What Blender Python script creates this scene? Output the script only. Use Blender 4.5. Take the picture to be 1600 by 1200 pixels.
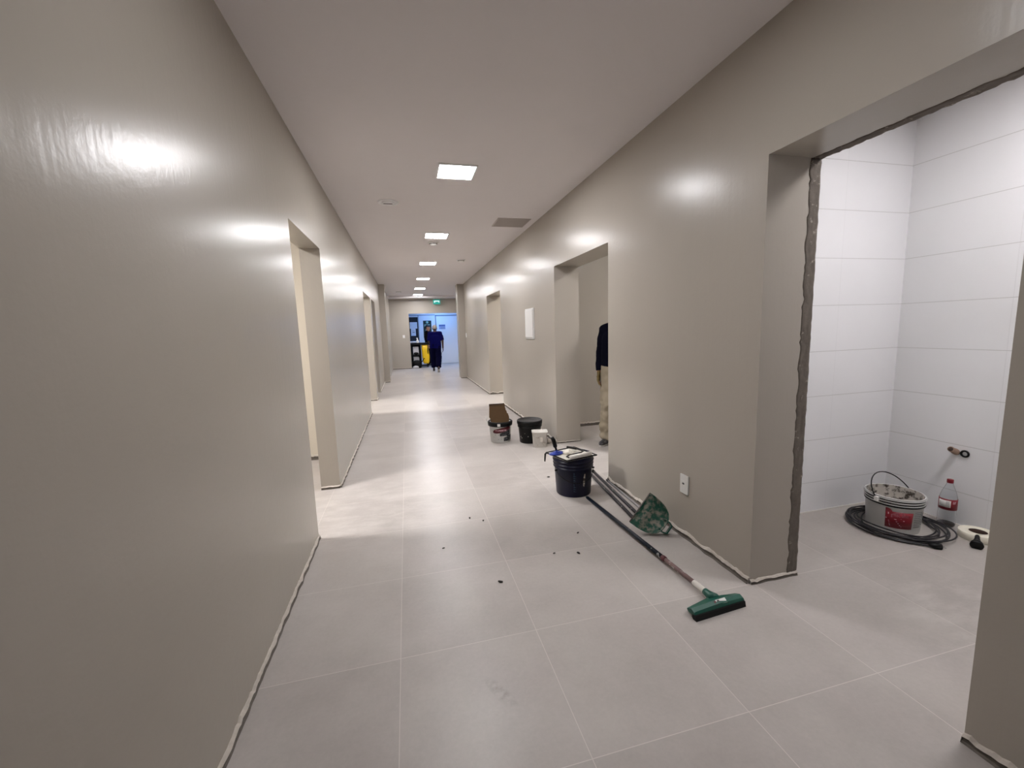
import bpy, bmesh, math, random
from mathutils import Vector, Matrix, noise
random.seed(7)
for o in list(bpy.data.objects):
    bpy.data.objects.remove(o)
SC = bpy.context.scene
COL = SC.collection

# ------------------------------------------------------------------ camera
CAM_Z = 1.395
cam_data = bpy.data.cameras.new('camera')
cam_data.sensor_width = 36.0
cam_data.lens = 649.41 / 1600 * 36.0
cam_data.clip_start = 0.05
cam_data.clip_end = 200
cam = bpy.data.objects.new('camera', cam_data)
COL.objects.link(cam)
right = Vector((0.96894451, -0.24525154, -0.03159447))
up = Vector((0.06222361, 0.11816339, 0.9910427))
fwd = Vector((0.23932144, 0.96223131, -0.1297542))
cam.matrix_world = Matrix(((right.x, up.x, -fwd.x, 0), (right.y, up.y, -fwd.y, 0), (right.z, up.z, -fwd.z, CAM_Z), (0, 0, 0, 1)))
SC.camera = cam

# ------------------------------------------------------------------ world, exposure
w = bpy.data.worlds.new('world')
SC.world = w
w.use_nodes = True
w.node_tree.nodes['Background'].inputs[0].default_value = (0.5, 0.55, 0.6, 1)
w.node_tree.nodes['Background'].inputs[1].default_value = 0.05
SC.view_settings.view_transform = 'Standard'
SC.view_settings.look = 'None'
SC.view_settings.gamma = 1
SC.view_settings.use_curve_mapping = False
SC.view_settings.exposure = 1.25
CORRIDOR_LAMP = 50.0      # radiance of the corridor LED panels
LAMP_LEFT = 84.0
LAMP_TILED = 23.0
LAMP_PAINTER = 32.0
LAMP_FAR = 17.0
LAMP_C = 60.0

# ------------------------------------------------------------------ dimensions (metres)
XL, XR = -0.674, 1.704          # corridor walls
ZC = 2.762                      # ceiling
TL, TR = 0.162, 0.308           # wall thicknesses
YB = -4.6                       # end of the corridor behind the viewpoint
YCOL = 12.4
YEND = 16.74

# ------------------------------------------------------------------ materials
def srgb(r, g, b):
    f = lambda c: (c / 255 / 12.92) if c / 255 <= 0.04045 else ((c / 255 + 0.055) / 1.055) ** 2.4
    return (f(r), f(g), f(b), 1)

class NT:
    def __init__(s, name):
        s.m = bpy.data.materials.new(name)
        s.m.use_nodes = True
        s.t = s.m.node_tree
        s.b = s.t.nodes['Principled BSDF']
    def n(s, kind, **kw):
        nd = s.t.nodes.new(kind)
        for k, v in kw.items():
            setattr(nd, k, v)
        return nd
    def l(s, a, b):
        s.t.links.new(a, b)
    def math(s, op, a, b=None, c=None, clamp=False):
        nd = s.n('ShaderNodeMath', operation=op)
        nd.use_clamp = clamp
        for i, v in enumerate((a, b, c)):
            if v is None: continue
            if isinstance(v, (int, float)): nd.inputs[i].default_value = v
            else: s.l(v, nd.inputs[i])
        return nd.outputs[0]
    def mix(s, fac, a, b):
        nd = s.n('ShaderNodeMix', data_type='RGBA')
        if isinstance(fac, (int, float)): nd.inputs[0].default_value = fac
        else: s.l(fac, nd.inputs[0])
        for i, v in ((6, a), (7, b)):
            if isinstance(v, tuple): nd.inputs[i].default_value = v
            else: s.l(v, nd.inputs[i])
        return nd.outputs[2]
    def noise(s, vec, scale, detail=3, rough=0.5):
        nd = s.n('ShaderNodeTexNoise')
        nd.inputs['Scale'].default_value = scale
        nd.inputs['Detail'].default_value = detail
        nd.inputs['Roughness'].default_value = rough
        if vec is not None: s.l(vec, nd.inputs['Vector'])
        return nd.outputs['Fac']
    def ramp(s, fac, lo, hi):
        nd = s.n('ShaderNodeMapRange')
        nd.inputs[1].default_value = lo; nd.inputs[2].default_value = hi
        s.l(fac, nd.inputs[0])
        return nd.outputs[0]
    def scaled(s, vec, sc):
        nd = s.n('ShaderNodeMapping')
        nd.inputs['Scale'].default_value = sc
        s.l(vec, nd.inputs['Vector'])
        return nd.outputs[0]
    def pos(s):
        return s.n('ShaderNodeNewGeometry').outputs['Position']
    def bump(s, h, strength, dist=0.01, prev=None):
        nd = s.n('ShaderNodeBump')
        nd.inputs['Strength'].default_value = strength
        nd.inputs['Distance'].default_value = dist
        s.l(h, nd.inputs['Height'])
        if prev is not None: s.l(prev, nd.inputs['Normal'])
        return nd.outputs[0]

def mat(name, col, rough=0.5, metal=0.0, var=0.0, scale=20.0, spec=0.5, bump=0.0, stain=None, stain_amt=(0.55, 0.65), trans=0.0, coord='pos'):
    k = NT(name)
    k.b.inputs['Roughness'].default_value = rough
    k.b.inputs['Metallic'].default_value = metal
    k.b.inputs['Specular IOR Level'].default_value = spec
    if trans: k.b.inputs['Transmission Weight'].default_value = trans
    if coord == 'obj': p = k.n('ShaderNodeTexCoord').outputs['Object']
    else: p = k.pos()
    c = col
    nz = k.noise(p, scale, 4)
    if var > 0:
        d = tuple(max(0, x * (1 - var)) for x in col[:3]) + (1,)
        li = tuple(min(1, x * (1 + var)) for x in col[:3]) + (1,)
        c = k.mix(nz, d, li)
    if stain is not None:
        st = k.ramp(k.noise(p, scale * 1.3, 5, 0.6), *stain_amt)
        c = k.mix(st, c if not isinstance(c, tuple) else col, stain)
    if isinstance(c, tuple): k.b.inputs['Base Color'].default_value = c
    else: k.l(c, k.b.inputs['Base Color'])
    if bump > 0:
        k.l(k.bump(nz, bump, 0.004), k.b.inputs['Normal'])
    return k.m

def emis(name, col, strength):
    k = NT(name)
    k.b.inputs['Base Color'].default_value = tuple(x * 0.35 for x in col[:3]) + (1,)
    k.b.inputs['Emission Color'].default_value = col
    k.b.inputs['Emission Strength'].default_value = strength
    return k.m

def paint_wall(name, col, rough=0.3):
    k = NT(name)
    p = k.pos()
    streak = k.noise(k.scaled(p, (20.0, 20.0, 0.8)), 1.0, 3, 0.55)
    peel = k.noise(p, 160.0, 2)
    wav = k.noise(p, 3.2, 2)
    blotch = k.noise(p, 1.3, 3)
    d = tuple(x * 0.97 for x in col[:3]) + (1,); li = tuple(x * 1.03 for x in col[:3]) + (1,)
    k.l(k.mix(blotch, d, li), k.b.inputs['Base Color'])
    k.l(k.math('MULTIPLY_ADD', streak, 0.02, rough), k.b.inputs['Roughness'])
    n0 = k.bump(k.noise(p, 34.0, 3, 0.6), 0.16, 0.0035)
    n1 = k.bump(streak, 0.17, 0.005, n0)
    n2 = k.bump(wav, 0.08, 0.012, n1)
    n3 = k.bump(peel, 0.05, 0.001, n2)
    k.l(n3, k.b.inputs['Normal'])
    k.b.inputs['Specular IOR Level'].default_value = 0.2
    return k.m

M = {}
M['wall'] = paint_wall('taupe_satin_paint', srgb(174, 167, 157), 0.248)
M['wall_room'] = paint_wall('cream_room_paint', srgb(206, 198, 184), 0.5)
M['ceiling'] = mat('matt_ceiling_paint', srgb(226, 221, 221), 0.9, var=0.02, scale=3)
M['concrete'] = mat('raw_concrete', srgb(104, 96, 88), 0.9, var=0.35, scale=26, bump=0.9, stain=srgb(168, 160, 150), stain_amt=(0.62, 0.72))
M['plaster'] = mat('rough_plaster', srgb(196, 188, 178), 0.9, var=0.22, scale=40, bump=0.6)
M['mortar'] = mat('dark_mortar', srgb(104, 97, 90), 0.95, var=0.35, scale=60, bump=0.6)
M['skirt'] = mat('white_skirting', srgb(222, 217, 212), 0.5, var=0.03, scale=8)

def floor_mat():
    k = NT('porcelain_floor_tile')
    p = k.pos()
    sep = k.n('ShaderNodeSeparateXYZ'); k.l(p, sep.inputs[0])
    px, py = 0.612, 0.612
    ux = k.math('DIVIDE', k.math('SUBTRACT', sep.outputs[0], -0.1095), px)
    uy = k.math('DIVIDE', k.math('SUBTRACT', sep.outputs[1], 1.0945), py)
    def dist(u):
        f = k.math('SUBTRACT', u, k.math('FLOOR', u))
        return k.math('MINIMUM', f, k.math('SUBTRACT', 1.0, f))
    dm = k.math('MINIMUM', dist(ux), dist(uy))
    grout = k.math('LESS_THAN', dm, 0.0024)
    cell = k.n('ShaderNodeCombineXYZ')
    k.l(k.math('FLOOR', ux), cell.inputs[0]); k.l(k.math('FLOOR', uy), cell.inputs[1])
    wn = k.n('ShaderNodeTexWhiteNoise'); k.l(cell.outputs[0], wn.inputs['Vector'])
    cloud = k.noise(p, 2.6, 5, 0.6)
    grain = k.noise(p, 55, 3, 0.7)
    v = k.math('ADD', k.math('MULTIPLY', cloud, 0.6), k.math('ADD', k.math('MULTIPLY', grain, 0.22), k.math('MULTIPLY', wn.outputs['Value'], 0.18)))
    base = k.mix(k.ramp(v, 0.3, 0.7), srgb(168, 161, 156), srgb(190, 184, 179))
    # chalky dust left by the work: patches of their own shape
    dust = None
    for (cx, cy, r) in ((2.0, 4.15, 0.75), (1.35, 3.7, 0.7), (-0.45, 3.45, 0.8), (1.0, 6.0, 1.2), (2.6, 1.1, 0.6)):
        dx = k.math('SUBTRACT', sep.outputs[0], cx); dy = k.math('SUBTRACT', sep.outputs[1], cy)
        d2 = k.math('SQRT', k.math('ADD', k.math('MULTIPLY', dx, dx), k.math('MULTIPLY', dy, dy)))
        m_ = k.math('SUBTRACT', 1.0, k.math('DIVIDE', d2, r), clamp=True)
        dust = m_ if dust is None else k.math('MAXIMUM', dust, m_)
    dn = k.ramp(k.noise(k.scaled(p, (1.0, 2.2, 1)), 4.0, 6, 0.68), 0.44, 0.68)
    dustf = k.math('MULTIPLY', k.math('MULTIPLY', dn, k.ramp(dust, 0.0, 0.45)), 0.36)
    base = k.mix(dustf, base, srgb(216, 211, 206))
    # grey scuff
    sx = k.math('SUBTRACT', sep.outputs[0], 0.27); sy = k.math('SUBTRACT', sep.outputs[1], 1.42)
    sd = k.math('ADD', k.math('MULTIPLY', k.math('ADD', sx, k.math('MULTIPLY', sy, 0.55)), 28), 0)
    sl = k.math('MULTIPLY', k.math('SUBTRACT', sy, sx), 7.0)
    sm = k.math('SUBTRACT', 1.0, k.math('ADD', k.math('MULTIPLY', sd, sd), k.math('MULTIPLY', sl, sl)), clamp=True)
    base = k.mix(k.math('MULTIPLY', k.math('MULTIPLY', sm, k.ramp(k.noise(p, 30, 4), 0.4, 0.6)), 0.4), base, srgb(120, 112, 98))
    col = k.mix(k.math('MULTIPLY', grout, 0.6), base, srgb(218, 211, 205))
    k.l(col, k.b.inputs['Base Color'])
    r = k.math('ADD', k.math('MULTIPLY_ADD', cloud, 0.14, 0.26), k.math('MULTIPLY', k.math('MAXIMUM', grout, dustf), 0.3))
    k.l(r, k.b.inputs['Roughness'])
    k.b.inputs['Specular IOR Level'].default_value = 0.2
    k.l(k.bump(grain, 0.06, 0.001), k.b.inputs['Normal'])
    return k.m
M['floor'] = floor_mat()

def white_tile():
    k = NT('white_wall_tile')
    p = k.pos()
    sep = k.n('ShaderNodeSeparateXYZ'); k.l(p, sep.inputs[0])
    def dist(u, w):
        f = k.math('FRACT', u)
        return k.math('MULTIPLY', k.math('MINIMUM', f, k.math('SUBTRACT', 1.0, f)), w)
    dz = dist(k.math('DIVIDE', k.math('SUBTRACT', sep.outputs[2], -0.091), 0.3165), 0.3165)
    u = k.math('ADD', sep.outputs[0], sep.outputs[1])
    du = dist(k.math('DIVIDE', k.math('SUBTRACT', u, 5.216 - 0.585 * 20), 0.585), 0.585)
    gz = k.math('LESS_THAN', dz, 0.0022); gu = k.math('MULTIPLY', k.math('LESS_THAN', du, 0.0016), 0.3)
    g = k.math('MAXIMUM', gz, gu)
    nz = k.noise(p, 2.0, 3)
    base = k.mix(nz, srgb(228, 228, 230), srgb(236, 236, 238))
    k.l(k.mix(k.math('MULTIPLY', g, 0.55), base, srgb(178, 176, 174)), k.b.inputs['Base Color'])
    k.b.inputs['Roughness'].default_value = 0.4
    k.l(k.bump(k.math('SUBTRACT', 1.0, g), 0.5, 0.002), k.b.inputs['Normal'])
    return k.m
M['tile'] = white_tile()
M['white_plastic'] = mat('white_plastic', srgb(226, 225, 222), 0.35, var=0.02)
M['lampframe'] = mat('white_lamp_frame', srgb(235, 235, 235), 0.5)
M['lamp'] = emis('led_diffuser', (1.0, 0.985, 1.01, 1), CORRIDOR_LAMP)
M['lamp_dim'] = emis('led_diffuser_dimmer', (1.0, 0.985, 1.01, 1), CORRIDOR_LAMP * 0.42)
M['lamp_left'] = emis('led_diffuser_warm', (1.0, 0.975, 0.96, 1), LAMP_LEFT)
M['lamp_tiled'] = emis('led_diffuser_cool', (1.0, 0.97, 0.98, 1), LAMP_TILED)
M['lamp_painter'] = emis('led_diffuser_soft', (1.0, 0.96, 0.93, 1), LAMP_PAINTER)
M['lamp_c'] = emis('led_diffuser_room', (1.0, 0.95, 0.88, 1), LAMP_C)
M['lamp_far'] = emis('led_diffuser_bluish', (0.22, 0.46, 1.0, 1), LAMP_FAR)
M['grey_dark'] = mat('dark_grey_plastic', srgb(70, 68, 66), 0.5)
M['grey_slot'] = mat('grey_slot', srgb(110, 104, 100), 0.6)
M['vent'] = mat('grey_panel', srgb(186, 178, 173), 0.7, var=0.05, scale=120)
M['black'] = mat('black_plastic', srgb(9, 8, 9), 0.4, var=0.2, scale=30, spec=0.25, stain=srgb(96, 92, 88), stain_amt=(0.72, 0.80), coord='obj')
M['black_clean'] = mat('black_rubber', srgb(8, 8, 9), 0.5, spec=0.25)
M['lid_grey'] = mat('dusty_lid', srgb(46, 44, 44), 0.6, var=0.25, scale=18, coord='obj')
M['navy_plastic'] = mat('navy_plastic', srgb(9, 11, 42), 0.38, var=0.3, scale=9, spec=0.3, stain=srgb(84, 92, 112), stain_amt=(0.68, 0.76), coord='obj')
M['bucket_white'] = mat('white_bucket', srgb(206, 206, 204), 0.4, var=0.06, scale=12, coord='obj')
M['bucket_dirty'] = mat('plaster_caked', srgb(196, 190, 182), 0.85, var=0.2, scale=22, bump=0.6, stain=srgb(70, 62, 56), stain_amt=(0.47, 0.60), coord='obj')
M['red'] = mat('red_print', srgb(124, 14, 32), 0.45, var=0.12, scale=30, coord='obj')
M['maroon'] = mat('maroon_print', srgb(84, 8, 26), 0.45, var=0.1, scale=30, coord='obj')
M['pinkprint'] = mat('pale_pink_print', srgb(226, 190, 198), 0.5)
M['greyprint'] = mat('grey_print', srgb(120, 122, 122), 0.5)
M['greenprint'] = mat('grey_green_print', srgb(100, 116, 108), 0.5)
M['charprint'] = mat('charcoal_print', srgb(26, 27, 31), 0.5, var=0.3, scale=60, stain=srgb(130, 134, 140), stain_amt=(0.55, 0.62), coord='obj')
M['blueprint'] = mat('faded_blue_print', srgb(48, 68, 88), 0.5, var=0.3, scale=40, coord='obj')
M['cardboard'] = mat('brown_cardboard', srgb(96, 72, 46), 0.85, var=0.12, scale=14, coord='obj')
M['cardboard_dark'] = mat('cardboard_edge', srgb(58, 40, 24), 0.9, coord='obj')
M['tub'] = mat('stained_white_tub', srgb(214, 210, 204), 0.5, var=0.06, scale=12, stain=srgb(176, 166, 152), stain_amt=(0.56, 0.68), coord='obj')
M['blue'] = mat('bright_blue_plastic', srgb(14, 46, 150), 0.4, var=0.1)
M['roller'] = mat('roller_sleeve', srgb(236, 232, 226), 0.95, var=0.06, scale=90, bump=0.5)
M['rag'] = mat('white_rag', srgb(228, 222, 210), 0.95, var=0.08, scale=40, bump=0.5)
M['traymat'] = mat('tray_caked_paint', srgb(206, 202, 192), 0.7, var=0.1, scale=18, coord='obj')
M['wire'] = mat('black_wire', srgb(18, 15, 15), 0.4, metal=0.3)
M['greensq'] = mat('green_plastic', srgb(16, 82, 68), 0.38, var=0.12, scale=14, coord='obj')
M['greenpan'] = mat('green_plastic_caked', srgb(18, 80, 64), 0.55, var=0.2, scale=20, bump=0.3, stain=srgb(136, 132, 120), stain_amt=(0.46, 0.60), coord='obj')
M['pole_navy'] = mat('scuffed_navy_pole', srgb(10, 20, 34), 0.4, spec=0.3, var=0.3, scale=16, stain=srgb(200, 200, 198), stain_amt=(0.66, 0.70), coord='obj')
M['pole_mauve'] = mat('dusty_mauve_pole', srgb(118, 92, 90), 0.6, var=0.25, scale=26, stain=srgb(210, 204, 198), stain_amt=(0.56, 0.66), coord='obj')
M['pole_white'] = mat('white_pole_end', srgb(220, 214, 206), 0.6, var=0.12, scale=30, coord='obj')
M['pole_dark'] = mat('dark_metal_pole', srgb(44, 40, 44), 0.4, metal=0.2, var=0.3, scale=20, stain=srgb(150, 146, 142), stain_amt=(0.6, 0.68), coord='obj')
M['alu'] = mat('aluminium', srgb(150, 148, 148), 0.4, metal=0.7, var=0.1)
M['cable'] = mat('black_cable', srgb(30, 28, 32), 0.4, var=0.5, scale=30)
M['pvc'] = mat('brown_pipe', srgb(150, 124, 108), 0.6, var=0.3, scale=60, coord='obj')
M['pipe_in'] = mat('pipe_inside', srgb(60, 42, 34), 0.8)
M['tape'] = mat('cream_tape', srgb(238, 232, 216), 0.75, var=0.02)
M['tape_core'] = mat('tape_core', srgb(70, 52, 44), 0.9)
M['sole'] = mat('shoe_sole', srgb(196, 192, 188), 0.7)
M['shoe'] = mat('dark_shoe', srgb(44, 42, 44), 0.6, var=0.3, scale=40, coord='obj')
M['shoe_dusty'] = mat('dusty_black_shoe', srgb(62, 60, 64), 0.7, var=0.4, scale=25, stain=srgb(150, 146, 144), stain_amt=(0.56, 0.66), coord='obj')
M['scrubs'] = mat('navy_scrubs', srgb(5, 5, 66), 0.9, spec=0.08, var=0.15, scale=8, bump=0.2, coord='obj')
M['trousers_navy'] = mat('navy_trousers', srgb(3, 3, 36), 0.9, spec=0.08, var=0.15, scale=8, coord='obj')
M['sweater'] = mat('black_navy_sweater', srgb(5, 6, 22), 0.9, spec=0.1, var=0.15, scale=8, coord='obj')
M['black_cloth'] = mat('black_cloth', srgb(7, 6, 12), 0.9, spec=0.08, var=0.15, scale=8, coord='obj')
M['khaki'] = mat('khaki_work_trousers', srgb(152, 141, 122), 0.9, var=0.12, scale=10, bump=0.3, coord='obj')
M['glove'] = mat('olive_glove', srgb(112, 96, 56), 0.8, var=0.2, scale=30, coord='obj')
M['skin_dark'] = mat('brown_skin_shaded', srgb(66, 44, 36), 0.55)  # brown skin, base colour darkened to carry the shading on the arms
M['skin'] = mat('tan_skin', srgb(178, 132, 108), 0.55)
M['hair_grey'] = mat('grey_hair', srgb(148, 140, 132), 0.85, var=0.2, scale=80, coord='obj')
M['hair_black'] = mat('black_hair', srgb(18, 16, 17), 0.7, coord='obj')
M['eye'] = mat('eye_dark', srgb(40, 28, 22), 0.3)
M['cart'] = mat('black_cart', srgb(7, 7, 9), 0.6, spec=0.2)
M['yellow'] = mat('yellow_vinyl', srgb(232, 190, 10), 0.45, var=0.1, scale=6, coord='obj')
M['greybox'] = mat('grey_packet', srgb(196, 196, 202), 0.6)
M['panel_white'] = mat('white_partition', srgb(226, 228, 232), 0.5, var=0.01)
M['frame_grey'] = mat('grey_joint', srgb(120, 130, 148), 0.5)
M['board'] = mat('dark_board', srgb(24, 25, 30), 0.6, var=0.15, scale=6)
M['paper'] = mat('white_paper', srgb(220, 222, 228), 0.8)
M['poster'] = mat('dark_green_poster', srgb(5, 40, 36), 0.5)
M['poster_pale'] = mat('pale_green_print', srgb(150, 194, 182), 0.5)
M['exit_white'] = emis('exit_glow_white', (0.75, 1.0, 0.95, 1), 0.42)
M['exit_green'] = emis('exit_glow_green', (0.01, 0.40, 0.33, 1), 0.30)
M['crumb'] = mat('dark_crumb', srgb(52, 48, 44), 0.9)

def clear_plastic():
    k = NT('clear_bottle_plastic')
    k.b.inputs['Base Color'].default_value = (0.93, 0.94, 0.95, 1)
    k.b.inputs['Roughness'].default_value = 0.06
    k.b.inputs['IOR'].default_value = 1.12
    k.b.inputs['Transmission Weight'].default_value = 1.0
    return k.m
M['clear'] = clear_plastic()

# ------------------------------------------------------------------ mesh builder
class MB:
    def __init__(s):
        s.bm = bmesh.new(); s.mi = 0; s.sm = False
    def use(s, i, smooth=None):
        s.mi = i
        if smooth is not None: s.sm = smooth
        return s
    def face(s, vs):
        try:
            f = s.bm.faces.new(vs)
        except ValueError:
            return None
        f.material_index = s.mi; f.smooth = s.sm
        return f
    def box(s, a, b, bevel=0.0, mtx=None):
        x0, y0, z0 = (min(a[i], b[i]) for i in range(3)); x1, y1, z1 = (max(a[i], b[i]) for i in range(3))
        v = [s.bm.verts.new(p) for p in ((x0, y0, z0), (x1, y0, z0), (x1, y1, z0), (x0, y1, z0), (x0, y0, z1), (x1, y0, z1), (x1, y1, z1), (x0, y1, z1))]
        fs = [s.face([v[i] for i in q]) for q in ((3, 2, 1, 0), (4, 5, 6, 7), (0, 1, 5, 4), (1, 2, 6, 5), (2, 3, 7, 6), (3, 0, 4, 7))]
        if bevel > 0:
            es = list({e for f in fs for e in f.edges})
            r = bmesh.ops.bevel(s.bm, geom=es, offset=bevel, segments=2, affect='EDGES', profile=0.5)
            for f in r['faces']: f.material_index = s.mi; f.smooth = s.sm
            v = list({vv for f in r['faces'] for vv in f.verts} | {vv for vv in v if vv.is_valid})
        if mtx is not None:
            for vv in v: vv.co = mtx @ vv.co
        return s
    def prism(s, poly, ax, a, b):
        """polygon in the two other axes, extruded from a to b along ax"""
        def pt(p, t):
            q = list(p); q.insert(ax, t); return q
        va = [s.bm.verts.new(pt(p, a)) for p in poly]; vb = [s.bm.verts.new(pt(p, b)) for p in poly]
        s.face(va); s.face(vb[::-1])
        n = len(poly)
        for i in range(n): s.face([va[i], vb[i], vb[(i + 1) % n], va[(i + 1) % n]])
        return s
    def lathe(s, prof, c=(0, 0, 0), n=40, closed=False, sx=1, sy=1):
        rings = []
        for (r, z) in prof:
            if r < 1e-6: rings.append([s.bm.verts.new((c[0], c[1], c[2] + z))])
            else: rings.append([s.bm.verts.new((c[0] + r * sx * math.cos(2 * math.pi * i / n), c[1] + r * sy * math.sin(2 * math.pi * i / n), c[2] + z)) for i in range(n)])
        pairs = list(zip(rings, rings[1:]))
        if closed: pairs.append((rings[-1], rings[0]))
        for A, B in pairs:
            for i in range(n):
                j = (i + 1) % n
                if len(A) == 1 and len(B) == 1: continue
                if len(A) == 1: s.face([A[0], B[j], B[i]])
                elif len(B) == 1: s.face([A[i], A[j], B[0]])
                else: s.face([A[i], A[j], B[j], B[i]])
        return s
    def tube(s, pts, r, n=10, caps=True, closed=False):
        pts = [Vector(p) for p in pts]
        rs = r if isinstance(r, (list, tuple)) else [r] * len(pts)
        N = len(pts)
        tang = []
        for i in range(N):
            if closed: t = pts[(i + 1) % N] - pts[i - 1]
            else: t = pts[min(i + 1, N - 1)] - pts[max(i - 1, 0)]
            tang.append(t.normalized())
        a = Vector((0, 0, 1)) if abs(tang[0].z) < 0.9 else Vector((1, 0, 0))
        nrm = (a - tang[0] * a.dot(tang[0])).normalized()
        rings = []
        for i in range(N):
            nrm = (nrm - tang[i] * nrm.dot(tang[i])).normalized()
            bn = tang[i].cross(nrm)
            rings.append([s.bm.verts.new(pts[i] + (nrm * math.cos(2 * math.pi * k / n) + bn * math.sin(2 * math.pi * k / n)) * rs[i]) for k in range(n)])
        for i in range(N if closed else N - 1):
            A, B = rings[i], rings[(i + 1) % N]
            for k in range(n): s.face([A[k], A[(k + 1) % n], B[(k + 1) % n], B[k]])
        if caps and not closed:
            s.face(rings[0][::-1]); s.face(rings[-1])
        return s
    def patch(s, c, rfun, cols, th=0.0012):
        """curved label on a round side; cols = [(angle, z0, z1)], thickness th"""
        def ring(off):
            o = []
            for (a, z0, z1) in cols:
                o.append([s.bm.verts.new((c[0] + (rfun(z) + off) * math.cos(a), c[1] + (rfun(z) + off) * math.sin(a), c[2] + z)) for z in (z0, (z0 + z1) / 2, z1)])
            return o
        O, I = ring(th), ring(0.0002)
        n = len(cols)
        for i in range(n - 1):
            for j in range(2):
                s.face([O[i][j], O[i + 1][j], O[i + 1][j + 1], O[i][j + 1]])
                s.face([I[i][j + 1], I[i + 1][j + 1], I[i + 1][j], I[i][j]])
            s.face([I[i][0], I[i + 1][0], O[i + 1][0], O[i][0]])
            s.face([O[i][2], O[i + 1][2], I[i + 1][2], I[i][2]])
        for i in (0, n - 1):
            for j in range(2): s.face([O[i][j], O[i][j + 1], I[i][j + 1], I[i][j]])
        return s
    def capsule(s, p0, r0, p1, r1, caps=(True, True), n=16):
        p0, p1 = Vector(p0), Vector(p1)
        d = p1 - p0; L = d.length
        q = Vector((0, 0, 1)).rotation_difference(d.normalized()) if L > 1e-6 else Matrix.Identity(3).to_quaternion()
        prof = []
        if caps[0]:
            for i in range(6): a = -math.pi / 2 + i * math.pi / 12; prof.append((r0 * math.cos(a), r0 * math.sin(a)))
        else: prof.append((0, 0))
        prof.append((r0, 0)); prof.append((r1, L))
        if caps[1]:
            for i in range(1, 7): a = i * math.pi / 12; prof.append((r1 * math.cos(a), L + r1 * math.sin(a)))
        else: prof.append((0, L))
        prof = [(0 if r < 1e-5 else r, z) for r, z in prof]
        v0 = set(s.bm.verts)
        s.lathe(prof, n=n)
        for v in s.bm.verts:
            if v not in v0: v.co = p0 + q @ v.co
        return s
    def ball(s, c, r, sc=(1, 1, 1), n=20):
        v0 = set(s.bm.verts)
        prof = [(r * math.cos(a), r * math.sin(a)) for a in [-math.pi / 2 + math.pi * i / 14 for i in range(15)]]
        prof[0] = (0, -r); prof[-1] = (0, r)
        s.lathe(prof, n=n)
        for v in s.bm.verts:
            if v not in v0: v.co = Vector(c) + Vector((v.co.x * sc[0], v.co.y * sc[1], v.co.z * sc[2]))
        return s
    def xf(s, m):
        for v in s.bm.verts: v.co = m @ v.co
        return s
    def obj(s, name, mats, parent=None, fix=True):
        if fix: bmesh.ops.recalc_face_normals(s.bm, faces=s.bm.faces)
        me = bpy.data.meshes.new(name)
        s.bm.to_mesh(me); s.bm.free()
        if parent is not None:
            r = parent
            while r.parent is not None: r = r.parent
            me.transform(Matrix.Translation(-r.location))
        if not isinstance(mats, (list, tuple)): mats = [mats]
        for m in mats: me.materials.append(m)
        o = bpy.data.objects.new(name, me)
        COL.objects.link(o)
        if parent is not None:
            o.parent = parent
        return o

def tag(o, label, cat, group=None):
    o['label'] = label; o['category'] = cat
    if group: o['group'] = group
    return o
def thing(name, label, cat, loc, group=None):
    o = bpy.data.objects.new(name, None)
    o.empty_display_size = 0.1
    o.location = loc
    COL.objects.link(o)
    return tag(o, label, cat, group)
def struct(o):
    o['kind'] = 'structure'
    return o
def copy_tree(root, offset, label, group=None):
    """offset copy of a thing with its parts and sub-parts"""
    r = root.copy(); COL.objects.link(r)
    r.location = root.location + Vector(offset)
    r['label'] = label
    if group: r['group'] = group
    def down(src, dst):
        for ch in list(src.children):
            c = ch.copy(); COL.objects.link(c); c.parent = dst
            down(ch, c)
    down(root, r)
    return r

# ------------------------------------------------------------------ the shell
def comb(y0, y1, top, doors):
    """wall outline in (y, z) with openings down to the floor"""
    p = [(y0, 0)]
    for (a, b, z) in doors: p += [(a, 0), (a, z), (b, z), (b, 0)]
    return p + [(y1, 0), (y1, top), (y0, top)]

struct(MB().box((-5.2, YB - 0.2, -0.12), (7, 22, 0)).obj('floor', M['floor']))
struct(MB().prism([(YB - 0.2, ZC), (YB - 0.2, ZC + 0.2), (22, ZC + 0.2), (22, ZC - 0.075), (16.15, ZC - 0.075), (16.15, ZC)], 0, -5.2, 7).obj('ceiling', M['ceiling']))
D1 = (2.977, 3.959, 2.134); D2 = (7.64, 9.10, 2.13); D3 = (9.42, 10.364, 2.13)
A = (0.818, 1.710, 2.173); B = (3.327, 4.668, 2.102); Cc = (7.54, 8.85, 2.115)
struct(MB().prism(comb(YB, YCOL, ZC, [D1, D2, D3]), 0, XL - TL, XL).obj('wall_left', M['wall']))
struct(MB().prism(comb(YB, YCOL, ZC, [A, B, Cc]), 0, XR, XR + TR).obj('wall_right', M['wall']))
struct(MB().box((XL - TL, YB - 0.15, 0), (XR + TR, YB, ZC)).obj('wall_rear', M['wall']))
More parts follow.
